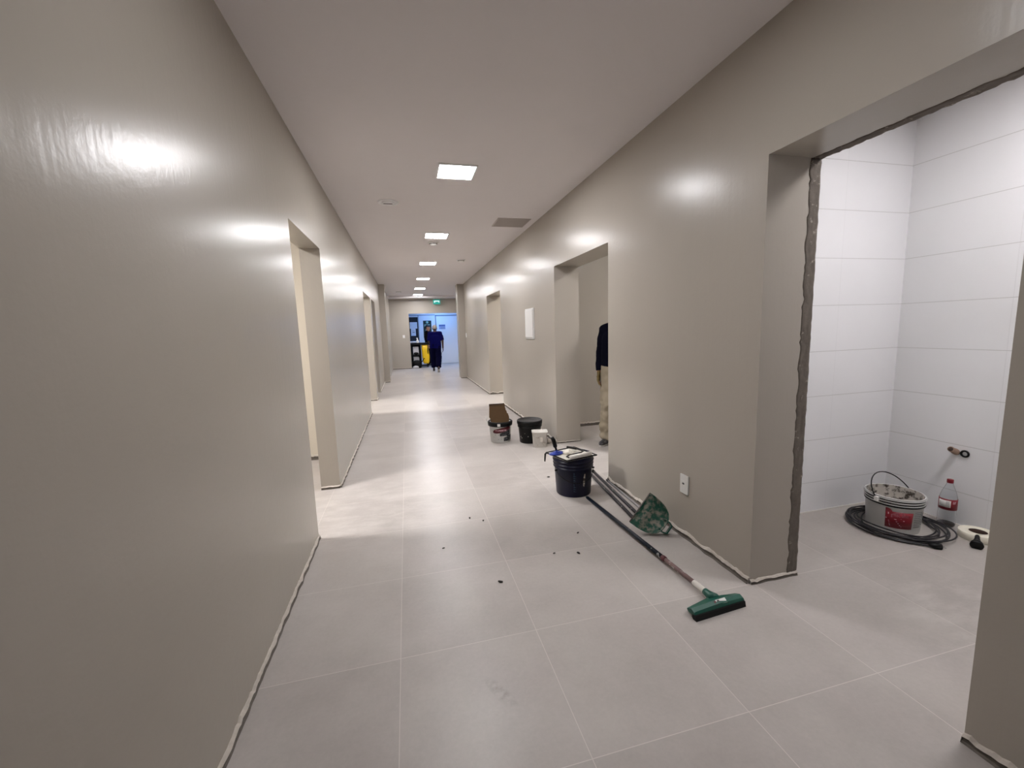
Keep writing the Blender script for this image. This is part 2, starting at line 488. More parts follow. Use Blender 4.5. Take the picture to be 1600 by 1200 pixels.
# pilasters that narrow the corridor, and what lies beyond
struct(MB().box((XL - TL, YCOL, 0), (-0.519, YCOL + 0.42, ZC)).obj('wall_left_pilaster', M['wall']))
struct(MB().box((1.523, YCOL, 0), (XR + TR, YCOL + 0.42, ZC)).obj('wall_right_pilaster', M['wall']))
struct(MB().box((-0.80, YCOL + 0.42, 0), (-0.57, YEND, ZC)).obj('wall_left_far', M['wall']))
struct(MB().box((XR + TR - 0.1, YCOL + 0.3, 0), (5.0, YCOL + 0.42, ZC)).obj('wall_right_far', M['wall']))
EO = (0.137, 3.4, 2.125)
struct(MB().prism([(-0.8, 0), (EO[0], 0), (EO[0], EO[2]), (EO[1], EO[2]), (EO[1], 0), (5.0, 0), (5.0, ZC - 0.075), (-0.8, ZC - 0.075)], 1, YEND, YEND + 0.16).obj('wall_end', M['wall']))
struct(MB().box((5.0, YCOL + 0.3, 0), (5.15, 19.2, ZC)).obj('wall_right_cross', M['wall']))

# rooms on the left
rl = M['wall_room']
struct(MB().box((-4.0, 4.985, 0), (XL - TL, 5.1, ZC)).obj('wall_left_room', rl))
struct(MB().box((-4.1, 1.0, 0), (-4.0, 12.4, ZC)).obj('wall_left_room_back', rl))
struct(MB().box((-4.0, 0.9, 0), (XL - TL, 1.0, ZC)).obj('wall_left_room_near', rl))
struct(MB().box((-4.0, 9.22, 0), (XL - TL, 9.34, ZC)).obj('wall_left_room_middle', rl))
struct(MB().box((-4.0, 12.4, 0), (XL - TL, 12.5, ZC)).obj('wall_left_room_end', rl))
# tiled room on the right
struct(MB().prism([(XR + TR, 2.289), (3.51, 2.289), (3.51, -0.8), (XR + TR, -0.8), (XR + TR, -0.95), (3.66, -0.95), (3.66, 2.415), (XR + TR, 2.415)], 2, 0, ZC).obj('wall_tiled_room', M['tile']))
# painter's room and the next one
struct(MB().box((XR + TR, 5.38, 0), (4.6, 5.5, ZC)).obj('wall_right_room', M['wall']))
struct(MB().box((4.6, 2.415, 0), (4.72, 12.0, ZC)).obj('wall_right_room_back', M['wall']))
struct(MB().box((3.66, 2.35, 0), (4.72, 2.415, ZC)).obj('wall_right_room_near', M['wall']))
struct(MB().box((XR + TR, 10.4, 0), (4.6, 10.5, ZC)).obj('wall_right_room_end', rl))
# room beyond the end wall
FY = 18.7
struct(MB().box((-0.8, FY, 0), (5.0, FY + 0.12, ZC - 0.075)).obj('wall_far_room', M['panel_white']))
struct(MB().box((-0.92, YEND + 0.16, 0), (-0.8, FY + 0.12, ZC - 0.075)).obj('wall_far_room_left', M['panel_white']))
d = MB().box((1.31, FY - 0.035, 0.012), (2.40, FY - 0.002, 2.085)).obj('door_1', M['panel_white']); struct(d)
f = MB().box((1.272, FY - 0.05, 0), (1.305, FY, 2.13)).box((2.405, FY - 0.05, 0), (2.44, FY, 2.13)).box((1.305, FY - 0.05, 2.09), (2.405, FY, 2.13)).obj('door_frame', M['frame_grey'], d)
h = MB().tube([(1.40, FY - 0.036, 0.95), (1.40, FY - 0.08, 0.95), (1.40, FY - 0.08, 1.15), (1.40, FY - 0.036, 1.15)], 0.01, 8).obj('handle', M['alu'], d)
t = MB().box((-0.8, FY - 0.02, 2.13), (1.27, FY, 2.155)).box((0.535, FY - 0.02, 0), (0.555, FY, 2.13)).obj('trim_1', M['frame_grey']); struct(t)

# ragged concrete edge around the tiled room opening
def rough_sheet(origin, U, V, N, lu, lv, nu, nv, depth, seed, ragged=0.02, edge_v0=True):
    """a lumpy skin: lu long along U, about lv wide along V, bulging along N"""
    k = MB().use(0, True)
    O, U, V, N = Vector(origin), Vector(U), Vector(V), Vector(N)
    top = []
    for i in range(nu + 1):
        row = []
        s0 = (noise.noise(Vector((i * 0.23, seed, 0))) * 0.6 + noise.noise(Vector((i * 0.9, seed, 3))) * 0.4) * ragged
        for j in range(nv + 1):
            v = lv * j / nv
            v = s0 * (1 - j / nv) + v
            hgt = depth * (0.55 + 0.9 * noise.noise(Vector((i * 0.5, j * 0.6, seed + 5)))) * (0.15 if j in (0,) else 1)
            row.append(k.bm.verts.new(O + U * (lu * i / nu) + V * v + N * max(0.0008, hgt)))
        top.append(row)
    for i in range(nu):
        for j in range(nv): k.face([top[i][j], top[i + 1][j], top[i + 1][j + 1], top[i][j + 1]])
    # skirt back to the wall so that the skin has thickness
    per = [r[0] for r in top] + top[-1][1:] + [r[-1] for r in top[::-1]][1:] + top[0][::-1][1:-1]
    low = [k.bm.verts.new(v.co - N * (N.dot(v.co - O)) + N * -0.004) for v in per]
    for i in range(len(per)): k.face([per[i], low[i], low[(i + 1) % len(per)], per[(i + 1) % len(per)]])
    return k
k = rough_sheet((XR + TR - 0.062, A[1], 0.0), (0, 0, 1), (1, 0, 0), (0, -1, 0), A[2], 0.064, 110, 8, 0.0045, 2.0, 0.022)
struct(k.obj('trim_2', M['concrete']))
k = rough_sheet((XR + TR - 0.05, A[1], A[2]), (0, -1, 0), (1, 0, 0), (0, 0, -1), A[1] - A[0], 0.052, 60, 6, 0.006, 9.0, 0.016)
struct(k.obj('trim_3', M['concrete']))

# bare plaster edge where the skirting is missing
def plaster_edge(name, p0, p1, nrm, h=0.035, d=0.012, seed=0.0, rag=0.5):
    p0, p1, nrm = Vector(p0), Vector(p1), Vector(nrm)
    L = (p1 - p0).length; n = max(3, int(L / 0.018))
    k = MB()
    rows = []
    for i in range(n + 1):
        t_ = i / n; q = p0.lerp(p1, t_); x = t_ * L
        a = 1 + rag * noise.noise(Vector((x * 9, seed, 0))) + rag * 0.7 * noise.noise(Vector((x * 41, seed, 4)))
        b = 1 + 0.8 * noise.noise(Vector((x * 14, seed, 8)))
        zt = h * a
        prof = [(-0.004, zt + 0.004), (d * 0.55, zt), (d * b, zt * 0.72), (d * (b * 0.5 + 0.1), zt * 0.45), (d * (0.25 + 0.4 * b), zt * 0.2), (d * (0.5 + 0.7 * b), 0.0008)]
        rows.append([k.bm.verts.new(q + nrm * u + Vector((0, 0, z))) for u, z in prof])
    for i in range(n):
        for j in range(5):
            k.use(0 if j < 2 else 1)
            k.face([rows[i][j], rows[i + 1][j], rows[i + 1][j + 1], rows[i][j + 1]])
    k.use(0)
    k.face(rows[0]); k.face(rows[-1][::-1])
    return struct(k.obj(name, [M['plaster'], M['mortar']]))
for i, (a, b) in enumerate(((YB, D1[0]), (D1[1], D2[0]), (D2[1], D3[0]), (D3[1], YCOL))):
    plaster_edge('baseboard_left', (XL, a, 0), (XL, b, 0), (1, 0, 0), 0.026, 0.012, 1.0 + i)
for i, (a, b) in enumerate(((YB, A[0]), (A[1], B[0]), (B[1], Cc[0]), (Cc[1], YCOL))):
    plaster_edge('baseboard_right', (XR, a, 0), (XR, b, 0), (-1, 0, 0), 0.036, 0.014, 7.0 + i)
plaster_edge('baseboard_left_reveal', (XL - TL, D1[1], 0), (XL, D1[1], 0), (0, -1, 0), 0.026, 0.010, 21)
plaster_edge('baseboard_left_reveal', (XL - TL, D2[1], 0), (XL, D2[1], 0), (0, -1, 0), 0.03, 0.010, 22)
plaster_edge('baseboard_right_reveal', (XR, A[1], 0), (XR + TR, A[1], 0), (0, -1, 0), 0.022, 0.012, 23)
plaster_edge('baseboard_right_reveal', (XR, B[1], 0), (XR + TR, B[1], 0), (0, -1, 0), 0.016, 0.008, 24)
plaster_edge('baseboard_right_reveal', (XR, Cc[1], 0), (XR + TR, Cc[1], 0), (0, -1, 0), 0.05, 0.010, 25)
plaster_edge('baseboard_right_room', (XR + TR, 5.38, 0), (4.6, 5.38, 0), (0, -1, 0), 0.055, 0.010, 26, 0.3)
plaster_edge('baseboard_left_room', (-4.0, 4.985, 0), (XL - TL, 4.985, 0), (0, -1, 0), 0.06, 0.010, 27, 0.3)
plaster_edge('baseboard_end', (-0.57, YEND, 0), (EO[0], YEND, 0), (0, -1, 0), 0.04, 0.012, 28)
plaster_edge('baseboard_left_pilaster', (XL, YCOL, 0), (-0.519, YCOL, 0), (0, -1, 0), 0.03, 0.012, 29)
plaster_edge('baseboard_right_pilaster', (1.523, YCOL, 0), (XR, YCOL, 0), (0, -1, 0), 0.03, 0.012, 30)
struct(MB().box((XR + TR, 2.283, 0.0), (3.51, 2.289, 0.007)).box((3.504, -0.8, 0.0), (3.51, 2.283, 0.007)).obj('baseboard_tiled_room', M['skirt']))

# ------------------------------------------------------------------ ceiling fixtures
def led_panel(loc, label, lamp, group, sx=0.30, sy=0.30):
    t_ = thing('ceiling_light', label, 'ceiling light', loc, group)
    x, y, z = loc
    o = 0.014
    k = MB()
    for a, b in (((x - sx / 2 - o, y - sy / 2 - o), (x + sx / 2 + o, y - sy / 2)), ((x - sx / 2 - o, y + sy / 2), (x + sx / 2 + o, y + sy / 2 + o)), ((x - sx / 2 - o, y - sy / 2), (x - sx / 2, y + sy / 2)), ((x + sx / 2, y - sy / 2), (x + sx / 2 + o, y + sy / 2))):
        k.box((a[0], a[1], z - 0.012), (b[0], b[1], z))
    k.obj('frame', M['lampframe'], t_)
    MB().box((x - sx / 2, y - sy / 2, z - 0.009), (x + sx / 2, y + sy / 2, z - 0.001)).obj('diffuser', lamp, t_)
    return t_
G = 'LED panels along the corridor ceiling'
Y0 = 3.78; DY = 2.44
names = ['bright square LED panel nearest in the row, largest in the photo', 'second bright square LED panel along the corridor, before the smoke detector',
         'third bright square LED panel along the corridor ceiling row', 'fourth bright square LED panel along the corridor ceiling row',
         'fifth bright square LED panel, last but one before the end wall', 'sixth bright square LED panel, farthest, just before the ceiling step']
first = led_panel((0.505, Y0, ZC), names[0], M['lamp'], G)
for i in range(1, 6):
    copy_tree(first, (0, DY * i - (0.25 if i == 5 else 0), 0), names[i], G)
for i, nm in enumerate(('square LED panel over the corridor just ahead of the viewpoint, above the frame',)):
    led_panel((0.505, Y0 - DY * (i + 1), ZC), nm, M['lamp_dim'], G)
led_panel((-2.2, 3.2, ZC), 'warm LED panel in the first room on the left, out of sight', M['lamp_left'], 'LED panels in the side rooms', 0.4, 0.4)
led_panel((-2.2, 7.9, ZC), 'warm LED panel in the second room on the left, out of sight', M['lamp_left'], 'LED panels in the side rooms', 0.4, 0.4)
led_panel((2.75, 1.05, ZC), 'cool LED panel in the white tiled room, above the door lintel', M['lamp_tiled'], 'LED panels in the side rooms', 0.4, 0.4)
led_panel((3.1, 3.7, ZC), 'LED panel in the room of the half hidden painter', M['lamp_painter'], 'LED panels in the side rooms', 0.4, 0.4)
led_panel((3.1, 7.6, ZC), 'LED panel in the room behind the farthest right doorway', M['lamp_c'], 'LED panels in the side rooms', 0.4, 0.4)
led_panel((1.4, 17.7, ZC - 0.075), 'bluish LED panel in the room beyond the end wall', M['lamp_far'], 'LED panels in the side rooms', 0.6, 0.6)
led_panel((3.2, 14.5, ZC), 'LED panel in the cross passage right of the pilaster', M['lamp_c'], 'LED panels in the side rooms', 0.3, 0.3)

# round flush speaker
t = thing('ceiling_speaker', 'round flush white ceiling disc with a slot, left of the LED panels', 'ceiling speaker', (-0.10, 4.74, ZC))
MB().use(0, True).lathe([(0.106, 0), (0.106, -0.004), (0.100, -0.011), (0.084, -0.012), (0.082, -0.004), (0.078, -0.003), (0.0, -0.003)], (-0.10, 4.74, ZC), 40).obj('rim', M['lampframe'], t)
MB().use(0, True).lathe([(0.062, -0.003), (0.062, -0.012), (0.055, -0.016), (0, -0.017)], (-0.10, 4.74, ZC), 36).obj('cone', M['lampframe'], t)
MB().box((-0.145, 4.73, ZC - 0.0185), (-0.055, 4.75, ZC - 0.0165)).obj('slot', M['grey_dark'], t)
# grey panel in the ceiling
t = thing('ceiling_vent', 'grey square vent panel in the ceiling close to the right wall', 'vent', (1.397, 5.40, ZC))
k = MB()
x0, x1, y0, y1 = 1.185, 1.608, 5.195, 5.61
for a, b in (((x0, y0), (x1, y0 + .012)), ((x0, y1 - .012), (x1, y1)), ((x0, y0), (x0 + .012, y1)), ((x1 - .012, y0), (x1, y1))): k.box((a[0], a[1], ZC - 0.007), (b[0], b[1], ZC))
k.obj('frame', M['vent'], t)
k = MB().box((x0 + .012, y0 + .012, ZC - 0.003), (x1 - .012, y1 - .012, ZC - 0.001))
for i in range(24):
    yy = y0 + .018 + i * 0.0163
    k.box((x0 + .012, yy, ZC - 0.0055), (x1 - .012, yy + 0.008, ZC - 0.003))
k.obj('grille', M['vent'], t)
def smoke(loc, label, r=0.055, body=True):
    t_ = thing('smoke_detector', label, 'smoke detector', loc, 'smoke detectors on the corridor ceiling')
    MB().use(0, True).lathe([(r * 1.5, 0), (r * 1.5, -0.010), (r * 1.42, -0.014), (0, -0.014)], loc, 32).obj('base', M['white_plastic'], t_)
    MB().use(0, True).lathe([(r * 1.15, -0.014), (r * 1.15, -0.022), (r, -0.024), (0, -0.024)], loc, 32).obj('ring', M['grey_slot'], t_)
    MB().use(0, True).lathe([(r * 0.95, -0.024), (r * 0.8, -0.040), (r * 0.45, -0.046), (0, -0.047)], loc, 32).obj('dome', M['white_plastic'], t_)
smoke((0.492, 6.72, ZC), 'white smoke detector just beyond the second LED panel')
smoke((1.115, 8.25, ZC), 'small white smoke detector right of the third LED panel')
smoke((-0.155, 14.5, ZC), 'tiny far smoke detector left of the farthest LED panels', 0.075)

# exit sign
t = thing('exit_sign', 'small lit green exit sign hanging high before the end wall', 'exit sign', (1.225, 16.60, 2.46))
MB().box((1.09, 16.588, 2.462), (1.36, 16.612, 2.635), 0.004).obj('plate', M['exit_green'], t)
MB().box((1.125, 16.5868, 2.560), (1.325, 16.588, 2.598)).box((1.125, 16.5868, 2.525), (1.165, 16.588, 2.560)).box((1.295, 16.5868, 2.525), (1.325, 16.588, 2.560)).obj('panel', M['exit_white'], t)
MB().tube([(1.12, 16.6, 2.634), (1.12, 16.6, ZC - 0.075)], 0.004, 8).tube([(1.33, 16.6, 2.634), (1.33, 16.6, ZC - 0.075)], 0.004, 8).box((1.10, 16.585, 2.672), (1.35, 16.615, ZC - 0.075)).obj('mount', M['white_plastic'], t)

# ------------------------------------------------------------------ wall fittings
t = thing('electrical_panel', 'flat white distribution box on the right wall between two doorways', 'electrical panel', (XR, 5.67, 1.255))
MB().box((XR - 0.014, 5.47, 1.255), (XR, 5.875, 1.68), 0.003).obj('case', M['white_plastic'], t)
MB().box((XR - 0.024, 5.49, 1.275), (XR - 0.014, 5.855, 1.66), 0.003).obj('door', M['white_plastic'], t)
def plate_x(label, y0, y1, z0, z1, hole=True):
    t_ = thing('wall_outlet', label, 'outlet', (XR, (y0 + y1) / 2, z0))
    MB().box((XR - 0.009, y0, z0), (XR, y1, z1), 0.003).obj('cover_plate', M['white_plastic'], t_)
    ym, zm = (y0 + y1) / 2, (z0 + z1) / 2
    MB().box((XR - 0.0105, ym - 0.026, zm - 0.024), (XR - 0.0085, ym + 0.026, zm + 0.024), 0.001).obj('socket_insert', M['white_plastic'], t_)
    MB().use(0, True).lathe([(0.0, 0.0), (0.006, 0), (0.006, 0.002), (0, 0.002)], n=16).xf(Matrix.Translation((XR - 0.0105, ym + 0.004, zm + 0.005)) @ Matrix.Rotation(-math.pi / 2, 4, 'Y') @ Matrix.Scale(1.8, 4, (0, 1, 0))).obj('hole', M['grey_dark'], t_)
plate_x('white outlet plate low on the right wall beside the dustpan', 2.216, 2.298, 0.295, 0.422)
t = thing('light_switch', 'tiny white switch plate on the end wall left of the opening', 'light switch', (-0.09, YEND, 1.19))
MB().box((-0.135, YEND - 0.010, 1.195), (-0.05, YEND, 1.315), 0.002).obj('cover_plate', M['white_plastic'], t)
MB().box((-0.107, YEND - 0.015, 1.235), (-0.078, YEND - 0.010, 1.275)).obj('rocker', M['lampframe'], t)
t = thing('light_switch', 'thin white switch plate on the right wall near the far pilaster', 'light switch', (XR, 12.2, 1.2))
MB().box((XR - 0.010, 12.12, 1.21), (XR, 12.21, 1.34), 0.002).obj('cover_plate', M['white_plastic'], t)
MB().box((XR - 0.015, 12.15, 1.25), (XR - 0.010, 12.18, 1.30)).obj('rocker', M['lampframe'], t)

# ------------------------------------------------------------------ buckets
def lin(z0, r0, z1, r1):
    return lambda z: r0 + (r1 - r0) * (z - z0) / (z1 - z0)
def bucket_shell(c, h, r0, r1, ribs, th=0.004):
    """open bucket wall with rim ribs: profile from the outside bottom up and down inside"""
    rf = lin(0, r0, h, r1)
    prof = [(0, 0.003), (r0 - 0.012, 0.003), (r0 - 0.008, 0), (r0 - 0.002, 0.001), (r0, 0.006)]
    for (za, zb, e) in ribs:
        prof += [(rf(za), za), (rf(za) + e, za + 0.003), (rf(zb) + e, zb - 0.003), (rf(zb), zb)]
    prof += [(rf(h), h - 0.006), (rf(h) + 0.003, h - 0.005), (rf(h) + 0.003, h), (rf(h) - th, h), (r0 - th, 0.012), (0, 0.012)]
    return MB().use(0, True).lathe(prof, c, 56), rf
def glyphs(k, c, rf, a0, a1, z0, z1, n, seed, th=0.002, fill=0.62):
    """a row of blurred letter-like blocks around a side"""
    rnd = random.Random(seed)
    da = (a1 - a0) / n
    for i in range(n):
        a = a0 + i * da
        hh = (z1 - z0)
        k.patch(c, rf, [(a + da * 0.08, z0, z1), (a + da * 0.30, z0, z1)], th)
        if rnd.random() < 0.75: k.patch(c, rf, [(a + da * 0.30, z1 - hh * 0.25, z1), (a + da * fill * 1.1, z1 - hh * 0.25, z1)], th)
        if rnd.random() < 0.6: k.patch(c, rf, [(a + da * 0.30, z0, z0 + hh * 0.22), (a + da * fill * 1.1, z0, z0 + hh * 0.22)], th)
        if rnd.random() < 0.6: k.patch(c, rf, [(a + da * fill, z0, z1), (a + da * (fill + 0.2), z0, z1)], th)
    return k

# navy bucket with the tray of painting tools
c = (1.312, 3.205, 0); HB = 0.332
bb = thing('bucket', 'scuffed navy ribbed bucket carrying a paint tray', 'bucket', c)
k, rf = bucket_shell(c, HB, 0.146, 0.164, [(0.235, 0.243, 0.010), (0.262, 0.27, 0.011), (0.292, 0.300, 0.012)])
k.obj('body', M['navy_plastic'], bb)
hp = []
for i in range(25):
    a = math.radians(190 + i * 6.2)
    hp.append((c[0] + (rf(0.19) + 0.010) * math.cos(a), c[1] + (rf(0.19) + 0.010) * math.sin(a), 0.215 - 0.085 * math.sin(math.pi * i / 24) ** 0.9))
MB().use(0, True).tube(hp, 0.0028, 8).obj('handle', M['black_clean'], bb)
for a in (190, 338):
    k = MB()
    a = math.radians(a); p = Vector((c[0] + rf(.21) * math.cos(a), c[1] + rf(.21) * math.sin(a), 0.215))
    k.tube([p, p + Vector((math.cos(a), math.sin(a), 0)) * 0.02], 0.008, 12)
    k.obj('handle_lug', M['black_clean'], bb)
k = MB()
rnd = random.Random(3)
for i in range(9):
    z = 0.05 + i * 0.019
    a = math.radians(252)
    k.patch(c, rf, [(a - 0.06, z, z + 0.012), (a - 0.02 + rnd.random() * 0.03, z, z + 0.012)], 0.001)
    if rnd.random() < 0.8: k.patch(c, rf, [(a + 0.02, z, z + 0.005), (a + 0.07, z, z + 0.006)], 0.001)
k.obj('lettering', M['blueprint'], bb)
k = MB().patch(c, rf, [(math.radians(279), 0.10, 0.16), (math.radians(283), 0.09, 0.20), (math.radians(286), 0.13, 0.20)], 0.001)
k.obj('paint_smear', M['bucket_dirty'], bb)

# paint tray across its top
ZT = HB + 0.001
P = [Vector((1.094, 3.272, ZT)), Vector((1.180, 3.006, ZT)), Vector((1.462, 3.055, ZT)), Vector((1.320, 3.385, ZT))]
P = [Vector((1.10, 3.285, ZT)), Vector((1.182, 3.012, ZT)), Vector((1.470, 3.082, ZT)), Vector((1.385, 3.360, ZT))]
tr = thing('paint_tray', 'shallow dark rimmed paint tray caked with dried paint on the navy bucket', 'paint tray', (1.30, 3.19, ZT))
k = MB()
v = [k.bm.verts.new(p) for p in P] + [k.bm.verts.new(p + Vector((0, 0, 0.006))) for p in P]
for q in ((3, 2, 1, 0), (4, 5, 6, 7), (0, 1, 5, 4), (1, 2, 6, 5), (2, 3, 7, 6), (3, 0, 4, 7)): k.face([v[i] for i in q])
k.obj('tray_bottom', M['traymat'], tr)
k = MB().use(0, True)
k.tube([p + Vector((0, 0, 0.008)) for p in P], 0.0065, 8, closed=True)
k.obj('rim', M['black_clean'], tr)
cc = sum(P, Vector()) / 4
lp = P[0] + Vector((0.004, 0, 0.008))
MB().tube([lp, lp + Vector((-0.014, -0.002, -0.01)), lp + Vector((-0.018, -0.004, -0.05)), lp + Vector((-0.02, -0.006, -0.075))], [0.007, 0.008, 0.007, 0.005], 8).obj('hook', M['black_clean'], tr)

# blue float standing on the tray, black handle up
zt = ZT + 0.0085
bf = thing('plastering_float', 'small blue plastic float with upright dark handle on the paint tray', 'float', (1.19, 3.225, zt))
bxf = Matrix.Translation((1.170, 3.222, zt)) @ Matrix.Scale(0.84, 4) @ Matrix.Rotation(math.radians(22), 4, 'Z')
MB().use(0, True).lathe([(0, 0.001), (0.082, 0.001), (0.086, 0.006), (0.080, 0.012), (0.05, 0.016), (0, 0.016)], n=32, sx=1.0, sy=0.62).xf(bxf).obj('pad', M['blue'], bf)
MB().use(0, True).lathe([(0.046, 0.014), (0.042, 0.021), (0.014, 0.025), (0.010, 0.045), (0, 0.045)], n=24, sx=1.0, sy=0.8).xf(bxf).obj('mount', M['blue'], bf)
b0 = Vector((1.168, 3.222, zt + 0.034))
MB().use(0, True).tube([b0, b0 + Vector((-0.006, 0.0, 0.022)), b0 + Vector((-0.008, 0.0, 0.03)), b0 + Vector((-0.022, 0, 0.085)), b0 + Vector((-0.036, 0, 0.112))], [0.009, 0.010, 0.018, 0.019, 0.014], 12).obj('handle', M['black'], bf)
# roller along the front edge
ru = (P[2] - P[1]).normalized()
rn = Vector((-ru.y, ru.x, 0))
r0 = P[1] + ru * 0.035 + rn * 0.006 + Vector((0, 0, 0.031)); r1 = P[1] + ru * 0.245 + rn * 0.006 + Vector((0, 0, 0.031))
rl_ = thing('paint_roller', 'white paint roller with black wire frame along the tray edge', 'paint roller', (r0 + r1) / 2 + Vector((0, 0, -0.017)))
MB().use(0, True).tube([r0, r0 + ru * 0.003, r1 - ru * 0.003, r1], [0.012, 0.0165, 0.0165, 0.012], 18).obj('sleeve', M['roller'], rl_)
MB().use(0, True).tube([r0 + ru * -0.012, r0 + ru * -0.014 + rn * 0.03, r0 + ru * 0.02 + rn * 0.05, r0 + ru * 0.15 + rn * 0.055 + Vector((0, 0, 0.002)), r0 + ru * 0.19 + rn * 0.075 + Vector((0, 0, 0.002)), r0 + ru * 0.185 + rn * 0.17 + Vector((0, 0, 0.0))], 0.006, 8).obj('wire_frame', M['wire'], rl_)
hs = r0 + ru * 0.185 + rn * 0.165
MB().use(0, True).tube([hs, hs + rn * 0.02, hs + rn * 0.09 + ru * -0.035], [0.009, 0.012, 0.010], 12).obj('handle', M['wire'], rl_)
# crumpled rag
k = MB().use(0, True)
rc = P[1] + ru * 0.145 + rn * 0.165 + Vector((0, 0, 0.008))
prof = [(0, 0)] + [(0.05 * math.cos(a), 0.030 * math.sin(a)) for a in [i * math.pi / 18 for i in range(0, 9)]] + [(0, 0.030)]
k.lathe(prof, (0, 0, 0), 36, sx=1.05, sy=0.72)
for v in k.bm.verts:
    s_ = 1 + 0.35 * noise.noise(v.co * 28) + 0.2 * noise.noise(v.co * 60)
    v.co = Vector((v.co.x * s_, v.co.y * s_, max(0, v.co.z * s_)))
k.xf(Matrix.Translation(rc) @ Matrix.Rotation(0.2, 4, 'Z'))
tag(k.obj('rag', M['rag']), 'crumpled off-white rag lying on the paint tray', 'rag')

# white paint bucket with red printed label
c = (1.083, 5.045, 0); HW = 0.262
wb = thing('bucket', 'white paint bucket with red swoosh label, cardboard sticking out of it', 'bucket', c)
k, rf = bucket_shell(c, HW, 0.126, 0.142, [(0.205, 0.222, 0.012), (0.232, 0.252, 0.014)])
k.obj('body', M['bucket_white'], wb)
MB().use(0, True).lathe([(rf(0.203) + 0.0003, 0.203), (rf(0.203) + 0.014, 0.207), (rf(0.25) + 0.0165, 0.25), (rf(.262) + 0.005, 0.2625), (rf(.262) - 0.006, 0.2625), (rf(.262) - 0.006, 0.250), (rf(.25) + 0.0005, 0.246)], c, 56, closed=True).obj('rim', M['black_clean'], wb)
fa = math.atan2(-c[1], -c[0])      # towards the viewpoint
dg = math.radians
sw = []
for i in range(25):
    u = i / 24
    a = fa - dg(42) + u * dg(104)
    zc = 0.142 + 0.042 * u; hh = 0.034 * math.sin(math.pi * min(1, u * 1.5 + 0.16) * 0.5) ** 0.6 * (1 - 0.25 * u) + 0.001
    if u < 0.06: hh *= 0.75
    sw.append((a, zc - hh * (1.15 - 0.35 * u), zc + hh))
MB().use(0, True).patch(c, rf, sw, 0.001).obj('swoosh', M['maroon'], wb)
glyphs(MB(), c, rf, fa - dg(26), fa + dg(34), 0.150, 0.168, 9, 5).obj('lettering', M['pinkprint'], wb)
k = MB().patch(c, rf, [(fa - dg(4) + dg(i * 8), 0.088 - (0.03 if i > 5 else 0), 0.122 + 0.006 * i) for i in range(9)], 0.001)
k.obj('picture', M['charprint'], wb)
k = MB().patch(c, rf, [(fa - dg(30), 0.098, 0.106), (fa - dg(8), 0.098, 0.106)], 0.001).patch(c, rf, [(fa - dg(40), 0.068, 0.078), (fa + dg(4), 0.068, 0.078)], 0.001).patch(c, rf, [(fa - dg(14), 0.045, 0.05), (fa + dg(6), 0.045, 0.05)], 0.001)
k.obj('small_print', M['greenprint'], wb)
k = MB().use(0, True).patch(c, rf, [(fa + dg(18 + 6 * i), 0.02, 0.066 + 0.003 * i) for i in range(11)], 0.001)
k.obj('dark_band', M['charprint'], wb)
k = MB()
a = fa - dg(6); p = Vector((c[0] + (rf(.235) + .0155) * math.cos(a), c[1] + (rf(.235) + .0155) * math.sin(a), 0.232))
k.box((-0.018, -0.002, -0.016), (0.018, 0.003, 0.016), 0.001, Matrix.Translation(p) @ Matrix.Rotation(a + math.pi / 2, 4, 'Z'))
k.obj('tab', M['white_plastic'], wb)
lg = fa - dg(88)
p = Vector((c[0] + (rf(.25) + .016) * math.cos(lg), c[1] + (rf(.25) + .016) * math.sin(lg), 0.262))
MB().use(0, True).tube([p, p + Vector((-0.012, 0, 0.004)), p + Vector((-0.016, 0, 0.03)), p + Vector((-0.008, 0, 0.055))], 0.007, 8).obj('handle_lug', M['white_plastic'], wb)

# cardboard box piece standing in it
cb = thing('cardboard_box', 'torn brown cardboard box piece standing in the white paint bucket', 'cardboard', (c[0], c[1], 0.02))
fv = Vector((math.cos(fa), math.sin(fa), 0)); sv = Vector((-fv.y, fv.x, 0))     # sv points to image right
out = [(-0.118, 0.030), (0.105, 0.030), (0.118, 0.290), (0.112, 0.318), (0.104, 0.330), (0.108, 0.338), (0.092, 0.348), (0.088, 0.375), (0.078, 0.385), (0.074, 0.41), (0.068, 0.43), (0.069, 0.462), (0.0, 0.455), (-0.13, 0.452), (-0.136, 0.30), (-0.115, 0.27)]
def sheet(out, c0, th, name, m, par, lean=0.0):
    k = MB()
    A_ = [k.bm.verts.new(c0 + sv * u + Vector((0, 0, z)) + fv * (lean * (z - 0.03))) for u, z in out]
    B_ = [k.bm.verts.new(v.co - fv * th) for v in A_]
    k.face(A_); k.face(B_[::-1])
    for i in range(len(out)): k.face([A_[i], B_[i], B_[(i + 1) % len(out)], A_[(i + 1) % len(out)]])
    return k.obj(name, m, par)
c0 = Vector((c[0], c[1], 0)) - fv * 0.022
out2 = [(u * 0.88 if z < 0.27 else u, z) for u, z in out]
sheet(out2, c0, 0.006, 'front_sheet', M['cardboard'], cb)
sheet([(-0.09, 0.03), (0.09, 0.03), (0.09, 0.25), (0.062, 0.47), (-0.134, 0.466), (-0.12, 0.25)], c0 - fv * 0.022, 0.005, 'back_sheet', M['cardboard_dark'], cb)
MB().box((-0.134, -0.026, 0.443), (0.066, 0.003, 0.449), 0, Matrix.Translation(c0) @ Matrix(((sv.x, fv.x, 0, 0), (sv.y, fv.y, 0, 0), (0, 0, 1, 0), (0, 0, 0, 1)))).obj('flap', M['cardboard_dark'], cb)

